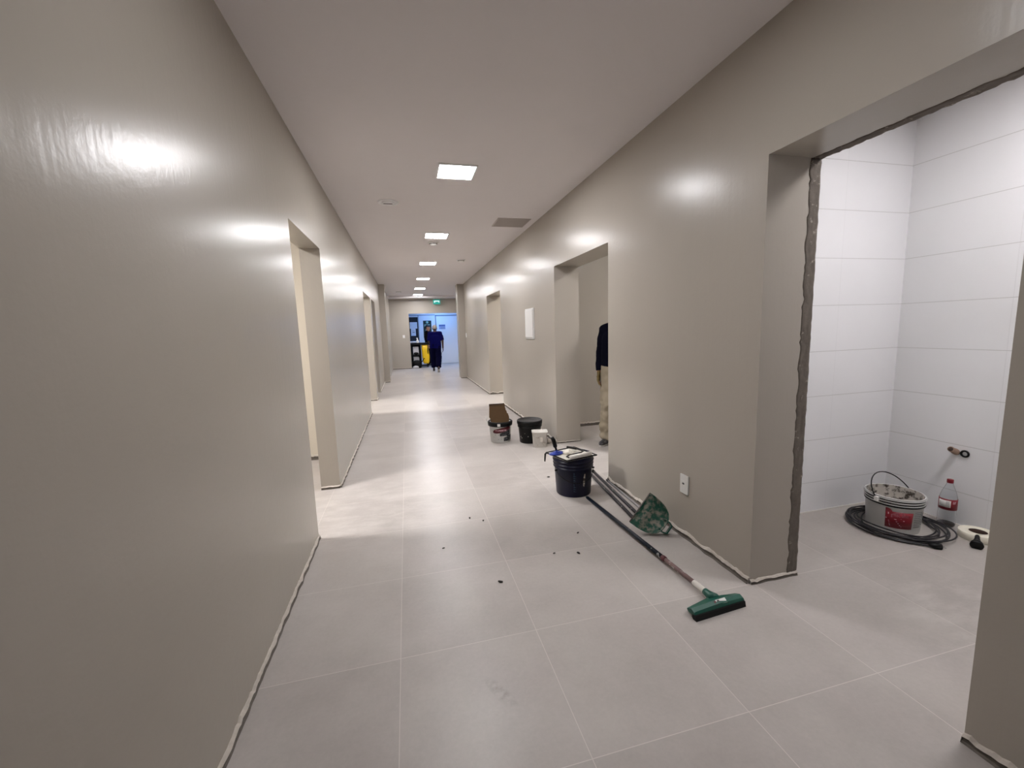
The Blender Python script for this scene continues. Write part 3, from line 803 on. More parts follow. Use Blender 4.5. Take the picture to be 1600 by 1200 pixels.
# black bucket with lid
c = (1.425, 4.885, 0)
kb = thing('bucket', 'black bucket with a closed greyish lid against the right wall', 'bucket', c)
k, rf = bucket_shell(c, 0.262, 0.128, 0.146, [(0.195, 0.205, 0.010), (0.215, 0.224, 0.010)])
k.obj('body', M['black'], kb)
MB().use(0, True).lathe([(0.150, 0.232), (0.1565, 0.236), (0.1565, 0.272), (0.150, 0.276), (0.142, 0.275), (0.138, 0.268), (0, 0.268)], c, 48).obj('lid', [M['lid_grey']], kb)
MB().use(0, True).lathe([(0.1570, 0.236), (0.1585, 0.240), (0.1585, 0.272), (0.152, 0.2775), (0.146, 0.2775), (0.146, 0.2765), (0.1515, 0.2762), (0.1570, 0.271)], c, 48, closed=True).obj('lid_rim', M['black'], kb)
fa = math.atan2(-c[1], -c[0])
for (a, z, s_) in ((-58, 0.07, 0.016), (-50, 0.06, 0.012), (-12, 0.085, 0.01), (-30, 0.12, 0.008)):
    k = MB().patch(c, rf, [(fa + dg(a), z, z + s_), (fa + dg(a + 5), z + 0.003, z + s_ * 1.3)], 0.0012)
    k.obj('paint_smear', M['bucket_dirty'], kb)

# square white tub
c = Vector((1.470, 4.625, 0)); 
tb = thing('plastic_tub', 'small square white tub with plaster stains in front of the black bucket', 'tub', c)
k = MB().use(0, True)
def rrect(hx, hy, r, z, n=5):
    P_ = []
    for qx, qy, a0 in ((1, 1, 0), (-1, 1, 90), (-1, -1, 180), (1, -1, 270)):
        for i in range(n + 1):
            a = math.radians(a0 + 90 * i / n)
            P_.append((qx * (hx - r) + r * math.cos(a), qy * (hy - r) + r * math.sin(a), z))
    return P_
rings = [rrect(.076, .060, .02, 0.0), rrect(.080, .063, .02, 0.004), rrect(.088, .068, .022, 0.176), rrect(.094, .074, .024, 0.178), rrect(.094, .074, .024, 0.188), rrect(.086, .066, .02, 0.188), rrect(.082, .062, .02, 0.150)]
R_ = [[k.bm.verts.new(p) for p in r] for r in rings]
for a_, b_ in zip(R_, R_[1:]):
    n = len(a_)
    for i in range(n): k.face([a_[i], a_[(i + 1) % n], b_[(i + 1) % n], b_[i]])
k.face(R_[0][::-1]); k.face(R_[-1])
k.xf(Matrix.Translation(c) @ Matrix.Rotation(math.radians(-14), 4, 'Z'))
k.obj('body', M['tub'], tb)
MB().box((-.045, -.0635, 0.03), (-.012, -.0605, 0.062)).box((0.0, -.0665, 0.07), (0.03, -.0615, 0.12)).xf(Matrix.Translation(c) @ Matrix.Rotation(math.radians(-14), 4, 'Z')).obj('plaster_blotch', M['plaster'], tb)
# small crumpled wad behind the tub
k = MB().use(0, True).ball((1.615, 4.72, 0.026), 0.036, (1.1, 0.9, 0.72))
for v in k.bm.verts: v.co += (v.co - Vector((1.615, 4.72, 0.026))) * 0.4 * noise.noise(v.co * 40)
for v in k.bm.verts: v.co.z = max(0.001, v.co.z)
tag(k.obj('plaster_lump', M['plaster']), 'pale plaster lump on the floor right of the square tub', 'lump')

# ------------------------------------------------------------------ squeegee, dustpan, poles
sq = thing('floor_squeegee', 'green floor squeegee with long navy and mauve pole lying on the tiles', 'squeegee', (1.39, 1.58, 0))
u = Vector((0.296, 0.024, 0)).normalized(); n_ = Vector((-u.y, u.x, 0))
hc = Vector((1.392, 1.585, 0))
def W(a, b, z): return hc + u * a + n_ * b + Vector((0, 0, z))
def loft(k, sects):
    R_ = [[k.bm.verts.new(p) for p in s_] for s_ in sects]
    m_ = len(R_[0])
    for A_, B_ in zip(R_, R_[1:]):
        for i in range(m_): k.face([A_[i], A_[(i + 1) % m_], B_[(i + 1) % m_], B_[i]])
    k.face(R_[0][::-1]); k.face(R_[-1])
    return k
k = MB()
S_ = []
for a in [-0.152, -0.146, -0.10, -0.06, -0.03, 0, 0.03, 0.06, 0.10, 0.146, 0.152]:
    e = max(0, 1 - abs(a) / 0.152)
    back = 0.036 + 0.020 * e; top = 0.046 + 0.008 * e
    if abs(a) > 0.15: back -= 0.004; top -= 0.003
    S_.append([W(a, -0.022, 0.024), W(a, -0.016, top - 0.008), W(a, 0.004, top), W(a, back - 0.008, 0.034 + 0.006 * e), W(a, back, 0.026), W(a, back - 0.01, 0.018), W(a, 0.0, 0.016)])
loft(k, S_).obj('head', M['greensq'], sq)
loft(MB(), [[W(a, -0.034, 0.001), W(a, -0.028, 0.0265), W(a, -0.020, 0.027), W(a, -0.004, 0.022), W(a, -0.004, 0.010), W(a, -0.012, 0.001)] for a in (-0.154, 0.150)]).obj('rubber_blade', M['black_clean'], sq)
nk0 = W(0.012, 0.03, 0.036); nk1 = W(0.018, 0.095, 0.034)
MB().use(0, True).tube([nk0, nk0.lerp(nk1, 0.35), nk0.lerp(nk1, 0.7), nk1], [0.030, 0.024, 0.019, 0.018], 16).obj('neck', M['greensq'], sq)
k = MB().box(W(0, 0, 0), W(0, 0, 0)) if False else MB()
loft(k, [[W(a, -0.0165, 0.0395), W(a, -0.0170, 0.0415), W(a, 0.001, 0.0545), W(a, 0.001, 0.0525)] for a in (-0.012, 0.048)]).obj('sticker', M['white_plastic'], sq)
loft(MB(), [[W(a, -0.0168, 0.0402), W(a, -0.0174, 0.0420), W(a, -0.002, 0.0530), W(a, -0.002, 0.0525)] for a in (-0.022, -0.011)]).obj('sticker_red', M['maroon'], sq)
loft(MB(), [[W(a, -0.0160, 0.0412), W(a, -0.0166, 0.0424), W(a, -0.001, 0.0540), W(a, -0.001, 0.0525)] for a in (-0.004, 0.008)]).obj('sticker_mark', M['grey_dark'], sq)
p0 = W(0.018, 0.088, 0.034); pe = Vector((1.353, 3.02, 0.014))
def along(s_): return p0.lerp(pe, s_)
L = (pe - p0).length
MB().use(0, True).tube([along(0), along(0.012), along(0.06), along(0.068)], [0.0135, 0.0155, 0.0155, 0.013], 14).obj('pole_tip', M['pole_white'], sq)
MB().use(0, True).tube([along(0.066), along(0.155), along(0.245)], 0.0125, 14).obj('lower_pole', M['pole_mauve'], sq)
MB().use(0, True).tube([along(0.243), along(0.247), along(0.262), along(0.266)], [0.0145, 0.0165, 0.0165, 0.0145], 14).obj('collar', M['maroon'], sq)
MB().use(0, True).tube([along(0.264), along(0.5), along(0.75), along(0.985), along(1)], [0.0135, 0.0135, 0.0135, 0.0135, 0.010], 14).obj('upper_pole', M['pole_navy'], sq)

def pole(a, b, r, m, label, tipm):
    a, b = Vector(a), Vector(b)
    t_ = thing('pole', label, 'pole', (a + b) / 2 * Vector((1, 1, 0)).to_tuple()[0] if False else ((a.x + b.x) / 2, (a.y + b.y) / 2, 0), 'poles lying along the right wall')
    MB().use(0, True).tube([a, a.lerp(b, 0.5), b], r, 14).obj('tube', m, t_)
    d_ = (b - a).normalized()
    MB().use(0, True).tube([b - d_ * 0.005, b + d_ * 0.03, b + d_ * 0.034], [r * 1.15, r * 1.15, r * 0.8], 14).obj('end_cap', tipm, t_)
    return t_
pole((1.512, 2.56, 0.0135), (1.625, 3.62, 0.0135), 0.0125, M['pole_dark'], 'dark scuffed pole on the floor, farthest out from the right wall', M['black_clean'])
pole((1.566, 2.52, 0.0135), (1.668, 3.55, 0.0135), 0.0125, M['pole_dark'], 'dark pole on the floor between the outer pole and the pale pole', M['black_clean'])
pole((1.648, 2.60, 0.010), (1.688, 3.30, 0.010), 0.009, M['alu'], 'thin pale metal pole right at the foot of the right wall', M['grey_dark'])

# dustpan propped on its handle, mouth up
dp = thing('dustpan', 'green dustpan caked with plaster, propped on edge against the floor poles', 'dustpan', (1.56, 2.40, 0))
LA = Vector((1.398, 2.42, 0.068)); LB = Vector((1.560, 2.43, 0.250))
ex = (LB - LA).normalized(); mid = (LA + LB) / 2
tip = Vector((1.600, 2.335, 0.055))
ey = (tip - mid); ey = (ey - ex * ey.dot(ex)); DEP = ey.length; ey.normalize()
ez = ex.cross(ey)
if ez.y > 0: ez = -ez            # ez looks to the viewer
hw = (LB - LA).length / 2
def Q(a, b, h_): return mid + ex * a + ey * b + ez * h_
k = MB().use(0, True)
NB = 22
bd = []
for i in range(NB + 1):
    th = math.pi * i / NB
    bd.append((-hw * math.copysign(abs(math.cos(th)) ** 0.8, math.cos(th)), DEP * 1.02 * math.sin(th) ** 0.75 if 0 < i < NB else 0.0))
ctr_in = k.bm.verts.new(Q(0, DEP * 0.4, 0.004)); ctr_out = k.bm.verts.new(Q(0, DEP * 0.4, -0.002))
rim_h = lambda b: 0.006 + 0.038 * min(1, b / DEP)
vin = [k.bm.verts.new(Q(a * 0.97, b * 0.96, 0.003)) for a, b in bd]
vtop = [k.bm.verts.new(Q(a * 0.995, b * 0.995, rim_h(b))) for a, b in bd]
vtop2 = [k.bm.verts.new(Q(a * 1.015, b * 1.015 + 0.0005, rim_h(b))) for a, b in bd]
vout = [k.bm.verts.new(Q(a, b, -0.003)) for a, b in bd]
for i in range(NB):
    k.face([ctr_in, vin[i], vin[i + 1]]); k.face([vin[i], vtop[i], vtop[i + 1], vin[i + 1]]); k.face([vtop[i], vtop2[i], vtop2[i + 1], vtop[i + 1]]); k.face([vtop2[i], vout[i], vout[i + 1], vtop2[i + 1]]); k.face([ctr_out, vout[i + 1], vout[i]])
k.face([ctr_in, vin[-1], vin[0]]); k.face([ctr_out, vout[0], vout[-1]])
k.face([vin[0], vin[-1], vout[-1], vout[0]]); k.face([vin[0], vout[0], vtop2[0], vtop[0]]); k.face([vin[-1], vtop[-1], vtop2[-1], vout[-1]])
k.obj('pan', M['greenpan'], dp)
MB().use(0, True).tube([Q(-hw, -0.002, 0.001), Q(0, -0.002, 0.001), Q(hw, -0.002, 0.001)], 0.0045, 8).obj('lip', M['grey_slot'], dp)
# socket loop on the back edge
k = MB()
lo = [(-0.040, DEP * 0.90), (-0.046, DEP + 0.018), (-0.034, DEP + 0.046), (0.030, DEP + 0.046), (0.042, DEP + 0.018), (0.036, DEP * 0.90)]
for h0 in (0,):
    A_ = []
    for (a, b) in lo:
        dirv = Vector((a, b - DEP * 0.95)).normalized()
        ins = (a - dirv.x * 0.009, b - dirv.y * 0.009)
        A_.append([k.bm.verts.new(p) for p in (Q(a, b, -0.012), Q(a, b, 0.030), Q(ins[0], ins[1], 0.030), Q(ins[0], ins[1], -0.012))])
    for p_, q_ in zip(A_, A_[1:]):
        for i in range(4): k.face([p_[i], p_[(i + 1) % 4], q_[(i + 1) % 4], q_[i]])
    k.face(A_[0]); k.face(A_[-1][::-1])
k.obj('handle_socket', M['greensq'], dp)

# ------------------------------------------------------------------ tiled room
c = (3.105, 1.965, 0)
wb = thing('bucket', 'white mixing bucket with red label standing in a coiled black cable', 'bucket', c)
HB2 = 0.238
k, rf = bucket_shell(c, HB2, 0.137, 0.151, [(0.188, 0.196, 0.007), (0.206, 0.213, 0.008), (0.223, 0.230, 0.008)])
k.obj('body', M['bucket_white'], wb)
MB().use(0, True).lathe([(rf(.184) + .0003, .178), (rf(.184) + .005, .180), (rf(.19) + .0072, .190), (rf(.196) + .0003, .1965)], c, 56).obj('dark_band', M['black_clean'], wb)
for zb in (0.199, 0.216):
    MB().use(0, True).lathe([(rf(zb) + .0002, zb - 0.001), (rf(zb) + .003, zb), (rf(zb) + .003, zb + 0.004), (rf(zb) + .0002, zb + 0.005)], c, 56).obj('dark_band', M['black_clean'], wb)
k = MB().use(0, True).lathe([(rf(HB2) - 0.0045, HB2 - 0.001), (rf(HB2) - 0.007, HB2 - 0.03), (rf(.12) - 0.009, 0.13), (rf(.11) - 0.02, 0.10), (0, 0.098)], c, 48)
for v in k.bm.verts:
    dv = Vector((v.co.x - c[0], v.co.y - c[1], 0))
    s_ = 1 - 0.06 * abs(noise.noise(v.co * 25))
    v.co.x, v.co.y = c[0] + dv.x * s_, c[1] + dv.y * s_
    if dv.length < 0.11: v.co.z += 0.02 * noise.noise(v.co * 30)
k.obj('plaster_residue', M['bucket_dirty'], wb)
fa = math.atan2(-c[1], -c[0])
k = MB().use(0, True).patch(c, rf, [(fa - dg(14) + dg(i * 4.6), 0.038, 0.150 if i > 2 else (0.170 if i < 2 else 0.166)) for i in range(13)], 0.0010)
k.obj('red_label', M['red'], wb)
k = MB()
k.patch(c, rf, [(fa - dg(3), 0.124, 0.130), (fa + dg(8), 0.138, 0.144), (fa + dg(22), 0.138, 0.144)], 0.0018)
k.patch(c, rf, [(fa - dg(3), 0.112, 0.130), (fa + dg(0), 0.112, 0.130)], 0.0018).patch(c, rf, [(fa - dg(2), 0.110, 0.115), (fa + dg(18), 0.104, 0.108)], 0.0018)
glyphs(k, c, rf, fa + dg(2), fa + dg(32), 0.118, 0.132, 6, 8, 0.0018)
k.obj('script_lettering', mat('dull_pink_print', srgb(158, 92, 104), 0.5), wb)
k = MB().patch(c, rf, [(fa - dg(13), 0.098, 0.102), (fa + dg(6), 0.098, 0.101), (fa + dg(24), 0.092, 0.096)], 0.0018).patch(c, rf, [(fa - dg(9), 0.128, 0.141), (fa - dg(7), 0.128, 0.141)], 0.0018)
for i, z in enumerate((0.083, 0.072, 0.060, 0.052)):
    k.patch(c, rf, [(fa - dg(8 - i), z, z + 0.003), (fa + dg(10 + 3 * i), z, z + 0.003)], 0.0018)
k.obj('stripe', M['pinkprint'], wb)
k = MB()
for i in range(9):
    z = 0.05 + i * 0.0125
    k.patch(c, rf, [(fa + dg(46), z, z + 0.005), (fa + dg(60), z, z + 0.005), (fa + dg(68 + (i * 7) % 9), z, z + 0.005)], 0.001)
k.obj('small_print', M['greyprint'], wb)
# wire handle standing up, leaning left
lug = [fa - dg(32), fa - dg(32) + math.pi]
pa = Vector((c[0] + (rf(.215) + .010) * math.cos(lug[0]), c[1] + (rf(.215) + .010) * math.sin(lug[0]), 0.212))
pb = Vector((c[0] + (rf(.215) + .010) * math.cos(lug[1]), c[1] + (rf(.215) + .010) * math.sin(lug[1]), 0.212))
ax = (pb - pa); axn = ax.normalized()
lean = Vector((axn.y, -axn.x, 0))
if lean.y < 0: lean = -lean
pts = []
for i in range(21):
    th = math.pi * i / 20
    pts.append(pa.lerp(pb, (1 - math.cos(th)) / 2) + (Vector((0, 0, 0.80)) + lean * 0.60) * (0.165 * math.sin(th)))
MB().use(0, True).tube(pts, 0.0036, 8).obj('handle', M['black_clean'], wb)
for p, a in ((pa, lug[0]), (pb, lug[1])):
    k = MB().box((-0.013, -0.012, -0.016), (0.013, 0.006, 0.016), 0.003, Matrix.Translation(p) @ Matrix.Rotation(a - math.pi / 2, 4, 'Z'))
    k.obj('handle_lug', M['white_plastic'], wb)

# coiled cable
rnd = random.Random(11)
pts = []
cx, cy = 3.115, 1.945
NT_ = 9; per = 40
for i in range(NT_ * per):
    tt = i / per
    a = 2 * math.pi * tt
    lay = int(tt)
    ro = 0.205 + 0.070 * (0.5 + 0.5 * math.sin(lay * 2.1 + 0.7)) + 0.012 * math.sin(2 * a + lay * 1.3) + 0.008 * math.sin(3 * a + lay)
    zz = 0.010 + 0.0055 * (lay % 5) + 0.008 * (0.5 + 0.5 * math.sin(a * 1.5 + lay * 1.9))
    pts.append((cx + ro * math.cos(a) * 1.02 + 0.012 * math.sin(3.7 * tt + 1), cy + ro * math.sin(a) * 0.98 + 0.012 * math.sin(2.9 * tt), zz))
for i in range(3):        # smooth the jumps between layers
    pts = [pts[0]] + [tuple((pts[j - 1][q] + 2 * pts[j][q] + pts[j + 1][q]) / 4 for q in range(3)) for j in range(1, len(pts) - 1)] + [pts[-1]]
e = Vector(pts[-1])
tail = [e + (Vector((2.99, 1.735, 0.010)) - e) * s_ for s_ in (0.15, 0.4, 0.7, 1.0)]
tail = [Vector((cx + 0.262 * math.cos(a), cy + 0.262 * math.sin(a), 0.010)) for a in [i * math.pi / 20 for i in range(1, 27)]]
pl = Vector((3.005, 1.690, 0.010))
cbx = thing('power_cable', 'black cable coiled on the floor around the white mixing bucket', 'cable', (cx, cy, 0))
MB().use(0, True).tube(pts + [tuple(x) for x in tail] + [tuple(tail[-1].lerp(pl, 0.5)), tuple(pl)], 0.0046, 7).obj('coil', M['cable'], cbx)
dv = Vector((0.75, -0.65, 0)).normalized()
MB().use(0, True).tube([pl - dv * 0.006, pl, pl + dv * 0.012, pl + dv * 0.05, pl + dv * 0.052], [0.007, 0.012, 0.016, 0.018, 0.014], 10).xf(Matrix.Translation((0, 0, 0.008))).obj('plug', M['black_clean'], cbx)
q0 = pl + dv * 0.05 + Vector((0, 0, 0.008)); sd = Vector((-dv.y, dv.x, 0))
for s_ in (-0.009, 0.009):
    MB().tube([q0 + sd * s_, q0 + sd * s_ + dv * 0.018], 0.0024, 8).obj('pin', M['alu'], cbx)

# clear bottle with red cap and label
c = (3.43, 1.86, 0)
bt = thing('plastic_bottle', 'clear plastic bottle with red cap and red label by the tiled wall', 'bottle', c)
rr = 0.045
prof = [(0, 0.012), (0.014, 0.008), (0.028, 0.001), (0.036, 0.001), (rr - 0.002, 0.012), (rr, 0.03), (rr, 0.09), (rr - 0.001, 0.10), (rr - 0.001, 0.175), (rr, 0.185), (rr - 0.004, 0.21), (0.034, 0.24), (0.022, 0.272), (0.0145, 0.295), (0.0135, 0.312), (0.0125, 0.312)]
prof += [(r - 0.0012 if r > 0.002 else 0, z + (0.0012 if z < 0.03 else 0)) for r, z in prof[-2::-1]]
MB().use(0, True).lathe(prof, c, 40).obj('body', M['clear'], bt)
k = MB().use(0, True).lathe([(0.0155, 0.298), (0.0165, 0.300), (0.0165, 0.320), (0.0150, 0.322), (0, 0.322)], c, 30)
k.obj('cap', M['red'], bt)
fa = math.atan2(-c[1], -c[0])
ff_ = lambda z: rr - 0.0005
MB().use(0, True).patch(c, ff_, [(fa - dg(110) + dg(10 * i), 0.122, 0.196) for i in range(22)], 0.0008).obj('label', M['red'], bt)
MB().use(0, True).patch(c, ff_, [(fa - dg(62) + dg(8 * i), 0.140, 0.186) for i in range(11)], 0.0014).obj('white_panel', M['white_plastic'], bt)
k = MB()
for z in (0.150, 0.160, 0.168, 0.176): k.patch(c, ff_, [(fa - dg(50), z, z + 0.003), (fa - dg(10), z, z + 0.003), (fa + dg(8), z, z + 0.003)], 0.0019)
k.obj('small_print', M['greyprint'], bt)
glyphs(MB(), c, ff_, fa + dg(30), fa + dg(56), 0.166, 0.182, 2, 2, 0.0016).obj('lettering', M['pinkprint'], bt)

MB().use(0, True).lathe([(0, 0.0135), (0.030, 0.0035), (0.036, 0.004), (0.0415, 0.013), (0.0425, 0.022), (0, 0.022)], c, 32).obj('liquid', mat('dark_cola', srgb(26, 12, 10), 0.2), bt)

# tape roll
c = (3.405, 1.685, 0)
tp = thing('tape_roll', 'cream roll of tape lying flat near the tiled wall', 'tape roll', c)
MB().use(0, True).lathe([(0.042, 0.0005), (0.086, 0.0005), (0.088, 0.002), (0.088, 0.044), (0.086, 0.046), (0.042, 0.046)], c, 56, closed=True).obj('tape', M['tape'], tp)
MB().use(0, True).lathe([(0.0385, 0.0005), (0.0418, 0.0005), (0.0418, 0.0455), (0.0385, 0.0455)], c, 40, closed=True).obj('core', M['tape_core'], tp)
# black flared tool in front of it
tl = thing('hand_brush', 'small black flared hand tool lying in front of the tape roll', 'tool', (3.285, 1.60, 0))
a0 = Vector((3.312, 1.640, 0.055)); a1 = Vector((3.240, 1.602, 0.024)); dd = (a1 - a0)
tl.location = (3.30, 1.605, 0)
MB().use(0, True).tube([a0, a0 + dd * 0.1, a0 + dd * 0.35, a0 + dd * 0.62], [0.008, 0.011, 0.012, 0.017], 14).obj('handle', M['black'], tl)
MB().use(0, True).tube([a0 + dd * 0.60, a0 + dd * 0.82, a0 + dd * 0.98], [0.017, 0.027, 0.029], 16).obj('head', M['black'], tl)
MB().use(0, True).tube([a0 + dd * 0.98, a0 + dd * 1.0, a0 + dd * 1.10], [0.030, 0.0305, 0.0285], 16).obj('bristle_block', M['black_clean'], tl)

# pipe stub and capped hole in the tiled wall
t = thing('pipe_stub', 'brown pipe stub sticking out of the white tiled wall', 'pipe', (3.51, 1.889, 0.494))
p0 = Vector((3.512, 1.889, 0.490)); p1 = Vector((3.445, 1.884, 0.520))
MB().use(0, True).tube([p0, p0.lerp(p1, 0.35), p0.lerp(p1, 0.36), p1], [0.020, 0.020, 0.0165, 0.0175], 20).obj('pipe', M['pvc'], t)
d_ = (p1 - p0).normalized()
MB().use(0, True).tube([p1 - d_ * 0.002, p1 + d_ * 0.0008], [0.013, 0.013], 18).obj('bore', M['pipe_in'], t)
k = MB().use(0, True).tube([(3.505, 1.842 + 0.019 * math.cos(a), 0.492 + 0.019 * math.sin(a)) for a in [i * math.pi / 12 for i in range(24)]], 0.006, 8, closed=True)
tag(k.obj('pipe_collar', M['black_clean']), 'small black ring on the tiled wall right of the pipe stub', 'pipe ring')

# ------------------------------------------------------------------ crumbs on the floor
spots = [(693, 857), (755, 814), (782, 910), (903, 833), (904, 865), (866, 865), (734, 810), (857, 746)]
def floor_pt(u_, v_):
    d_ = right * ((u_ - 800) / 649.41) - up * ((v_ - 600) / 649.41) + fwd
    s_ = -CAM_Z / d_.z
    return Vector((d_.x * s_, d_.y * s_, 0))
where = ['on the tiles nearest the left wall side', 'on the tiles mid corridor beside the first joint', 'on the tiles in the large near tile', 'on the tiles above its twin left of the dustpan', 'on the tiles below its twin left of the dustpan', 'on the dusty joint left of the dustpan', 'on the tiles up the corridor, smallest', 'on the tiles left of the navy bucket']
for i, ((u_, v_), wh) in enumerate(zip(spots, where)):
    p = floor_pt(u_, v_)
    sz = 0.006 + 0.004 * ((i * 37) % 5) / 5
    k = MB().ball((0, 0, 0), sz, (1.6, 0.8, 0.5), 8)
    for v in k.bm.verts: v.co *= 1 + 0.5 * noise.noise(v.co * 300 + Vector((i, 0, 0)))
    zm = min(v.co.z for v in k.bm.verts)
    k.xf(Matrix.Translation((p.x, p.y, -zm)) @ Matrix.Rotation(i * 1.3, 4, 'Z'))
    tag(k.obj('crumb', M['crumb']), 'dark crumb of debris ' + wh, 'crumb', 'dark crumbs on the floor')

# ------------------------------------------------------------------ people
def fuse(k, voxel, smooth=4, wrinkle=0.0, wscale=12.0, wfun=None):
    """one continuous skin over overlapping limbs"""
    me = bpy.data.meshes.new('tmp'); k.bm.to_mesh(me); k.bm.free()
    o = bpy.data.objects.new('tmp', me); COL.objects.link(o)
    md = o.modifiers.new('r', 'REMESH'); md.mode = 'VOXEL'; md.voxel_size = voxel; md.use_smooth_shade = True
    if smooth:
        ms = o.modifiers.new('s', 'SMOOTH'); ms.iterations = smooth; ms.factor = 0.5
    dg_ = bpy.context.evaluated_depsgraph_get()
    me2 = bpy.data.meshes.new_from_object(o.evaluated_get(dg_))
    bpy.data.objects.remove(o)
    b = bmesh.new(); b.from_mesh(me2); bpy.data.meshes.remove(me2)
    if wrinkle:
        b.normal_update()
        for v in b.verts:
            amp = wrinkle * (wfun(v.co) if wfun else 1)
            v.co += v.normal * amp * (noise.noise(Vector((v.co.x * wscale * 0.6, v.co.y * wscale * 0.6, v.co.z * wscale))) + 0.5 * noise.noise(v.co * wscale * 2.2))
    for f_ in b.faces: f_.smooth = True
    r = MB(); r.bm.free(); r.bm = b
    return r

def hand(k, wrist, d, palm_n, thumb, s=1.0, curl=0.5):
    """palm, four unequal fingers bent at two knuckles, thumb from the side of the palm"""
    d, palm_n, thumb = Vector(d).normalized(), Vector(palm_n).normalized(), Vector(thumb).normalized()
    w_ = Vector(wrist)
    for o_ in (-0.026, -0.009, 0.009, 0.026):
        k.capsule(w_ + thumb * o_ * 0.7 * s, 0.017 * s, w_ + d * 0.085 * s + thumb * o_ * s, 0.0135 * s, n=10)
    for o_, L_ in ((0.029, 0.068), (0.010, 0.078), (-0.010, 0.073), (-0.028, 0.056)):
        b_ = w_ + d * 0.09 * s + thumb * o_ * s
        d1 = (d + palm_n * curl * 0.6).normalized(); d2 = (d + palm_n * curl * 1.6).normalized()
        m_ = b_ + d1 * L_ * 0.5 * s; e_ = m_ + d2 * L_ * 0.5 * s
        k.capsule(b_, 0.0095 * s, m_, 0.009 * s, n=8); k.capsule(m_, 0.009 * s, e_, 0.0075 * s, n=8)
    tb_ = w_ + d * 0.03 * s + thumb * 0.028 * s
    tm = tb_ + (d * 0.6 + thumb * 0.8).normalized() * 0.04 * s
    k.capsule(tb_, 0.013 * s, tm, 0.011 * s, n=8); k.capsule(tm, 0.0105 * s, tm + (d + thumb * 0.25 + palm_n * 0.3).normalized() * 0.032 * s, 0.0085 * s, n=8)

def head_shape(k, c, r=0.1):
    """skull, jaw, nose, ears, neck; faces -y"""
    c = Vector(c)
    k.ball(c + Vector((0, 0.012, 0.02)), r, (0.78, 0.98, 1.0))
    k.ball(c + Vector((0, -0.022, -0.045)), r * 0.72, (0.82, 0.86, 1.0))
    k.capsule(c + Vector((0, -0.085, 0.012)), 0.010, c + Vector((0, -0.108, -0.022)), 0.014, n=10)
    k.capsule(c + Vector((-0.014, -0.098, -0.026)), 0.009, c + Vector((0.014, -0.098, -0.026)), 0.009, n=8)
    for s_ in (-1, 1):
        k.ball(c + Vector((s_ * 0.080, 0.012, -0.008)), 0.030, (0.35, 0.7, 1.05), 12)
        k.capsule(c + Vector((s_ * 0.018, -0.088, 0.022)), 0.010, c + Vector((s_ * 0.05, -0.078, 0.022)), 0.009, n=8)
    k.capsule(c + Vector((-0.02, -0.082, -0.060)), 0.009, c + Vector((0.02, -0.082, -0.060)), 0.009, n=8)
    k.ball(c + Vector((0, -0.072, -0.098)), 0.022, (1, 0.8, 0.8), 12)

def hair_cap(c, m, par, zcut, thick=0.008, yfront=-0.06, name='hair'):
    c = Vector(c)
    k = MB().use(0, True).ball((0, 0.012, 0.02), 0.1 + thick, (0.80, 0.99, 1.0), 28)
    b = k.bm
    bmesh.ops.delete(b, geom=[v for v in b.verts if v.co.z < zcut and v.co.y < 0.03 or v.co.z < zcut - 0.07 or (v.co.y < yfront and v.co.z < 0.065)], context='VERTS')
    for v in b.verts: v.co += v.co.normalized() * 0.004 * noise.noise(v.co * 50)
    r_ = bmesh.ops.solidify(b, geom=list(b.faces), thickness=0.006)
    k.xf(Matrix.Translation(c))
    return k.obj(name, m, par)

def shoe(c, yaw, m, par, pitch=0.0, s=1.0):
    """toe towards -y before yaw; c is the ankle point on the floor"""
    mt = Matrix.Translation(c) @ Matrix.Rotation(yaw, 4, 'Z') @ Matrix.Rotation(pitch, 4, 'X') @ Matrix.Scale(s, 4)
    k = MB()
    k.capsule((0, 0.055, 0.050), 0.040, (0, -0.06, 0.042), 0.040); k.capsule((0, -0.06, 0.040), 0.040, (0, -0.155, 0.032), 0.032); k.capsule((0, 0.045, 0.05), 0.040, (0, 0.02, 0.105), 0.043, (True, False))
    for v in k.bm.verts: v.co.z = max(v.co.z, 0.016)
    k = fuse(k, 0.010, 3)
    for v in k.bm.verts: v.co.z = max(v.co.z, 0.014)
    k.xf(mt)
    up_ = k.obj('shoe', m, par)
    k = MB()
    o_ = [(0.036, 0.06), (0.030, 0.09), (0, 0.10), (-0.030, 0.09), (-0.036, 0.06), (-0.034, -0.02), (-0.044, -0.09), (-0.040, -0.15), (-0.02, -0.185), (0, -0.192), (0.02, -0.185), (0.040, -0.15), (0.044, -0.09), (0.034, -0.02)]
    k.prism(o_, 2, 0.0, 0.020); k.xf(mt)
    k.obj('sole', M['sole'], up_)

def eyes(c, par, mtx):
    for s_ in (-1, 1):
        MB().use(0, True).ball(Vector(c) + Vector((s_ * 0.033, -0.081, 0.010)), 0.009, (1.2, 0.7, 0.8), 12).xf(mtx).obj('eye', M['eye'], par)

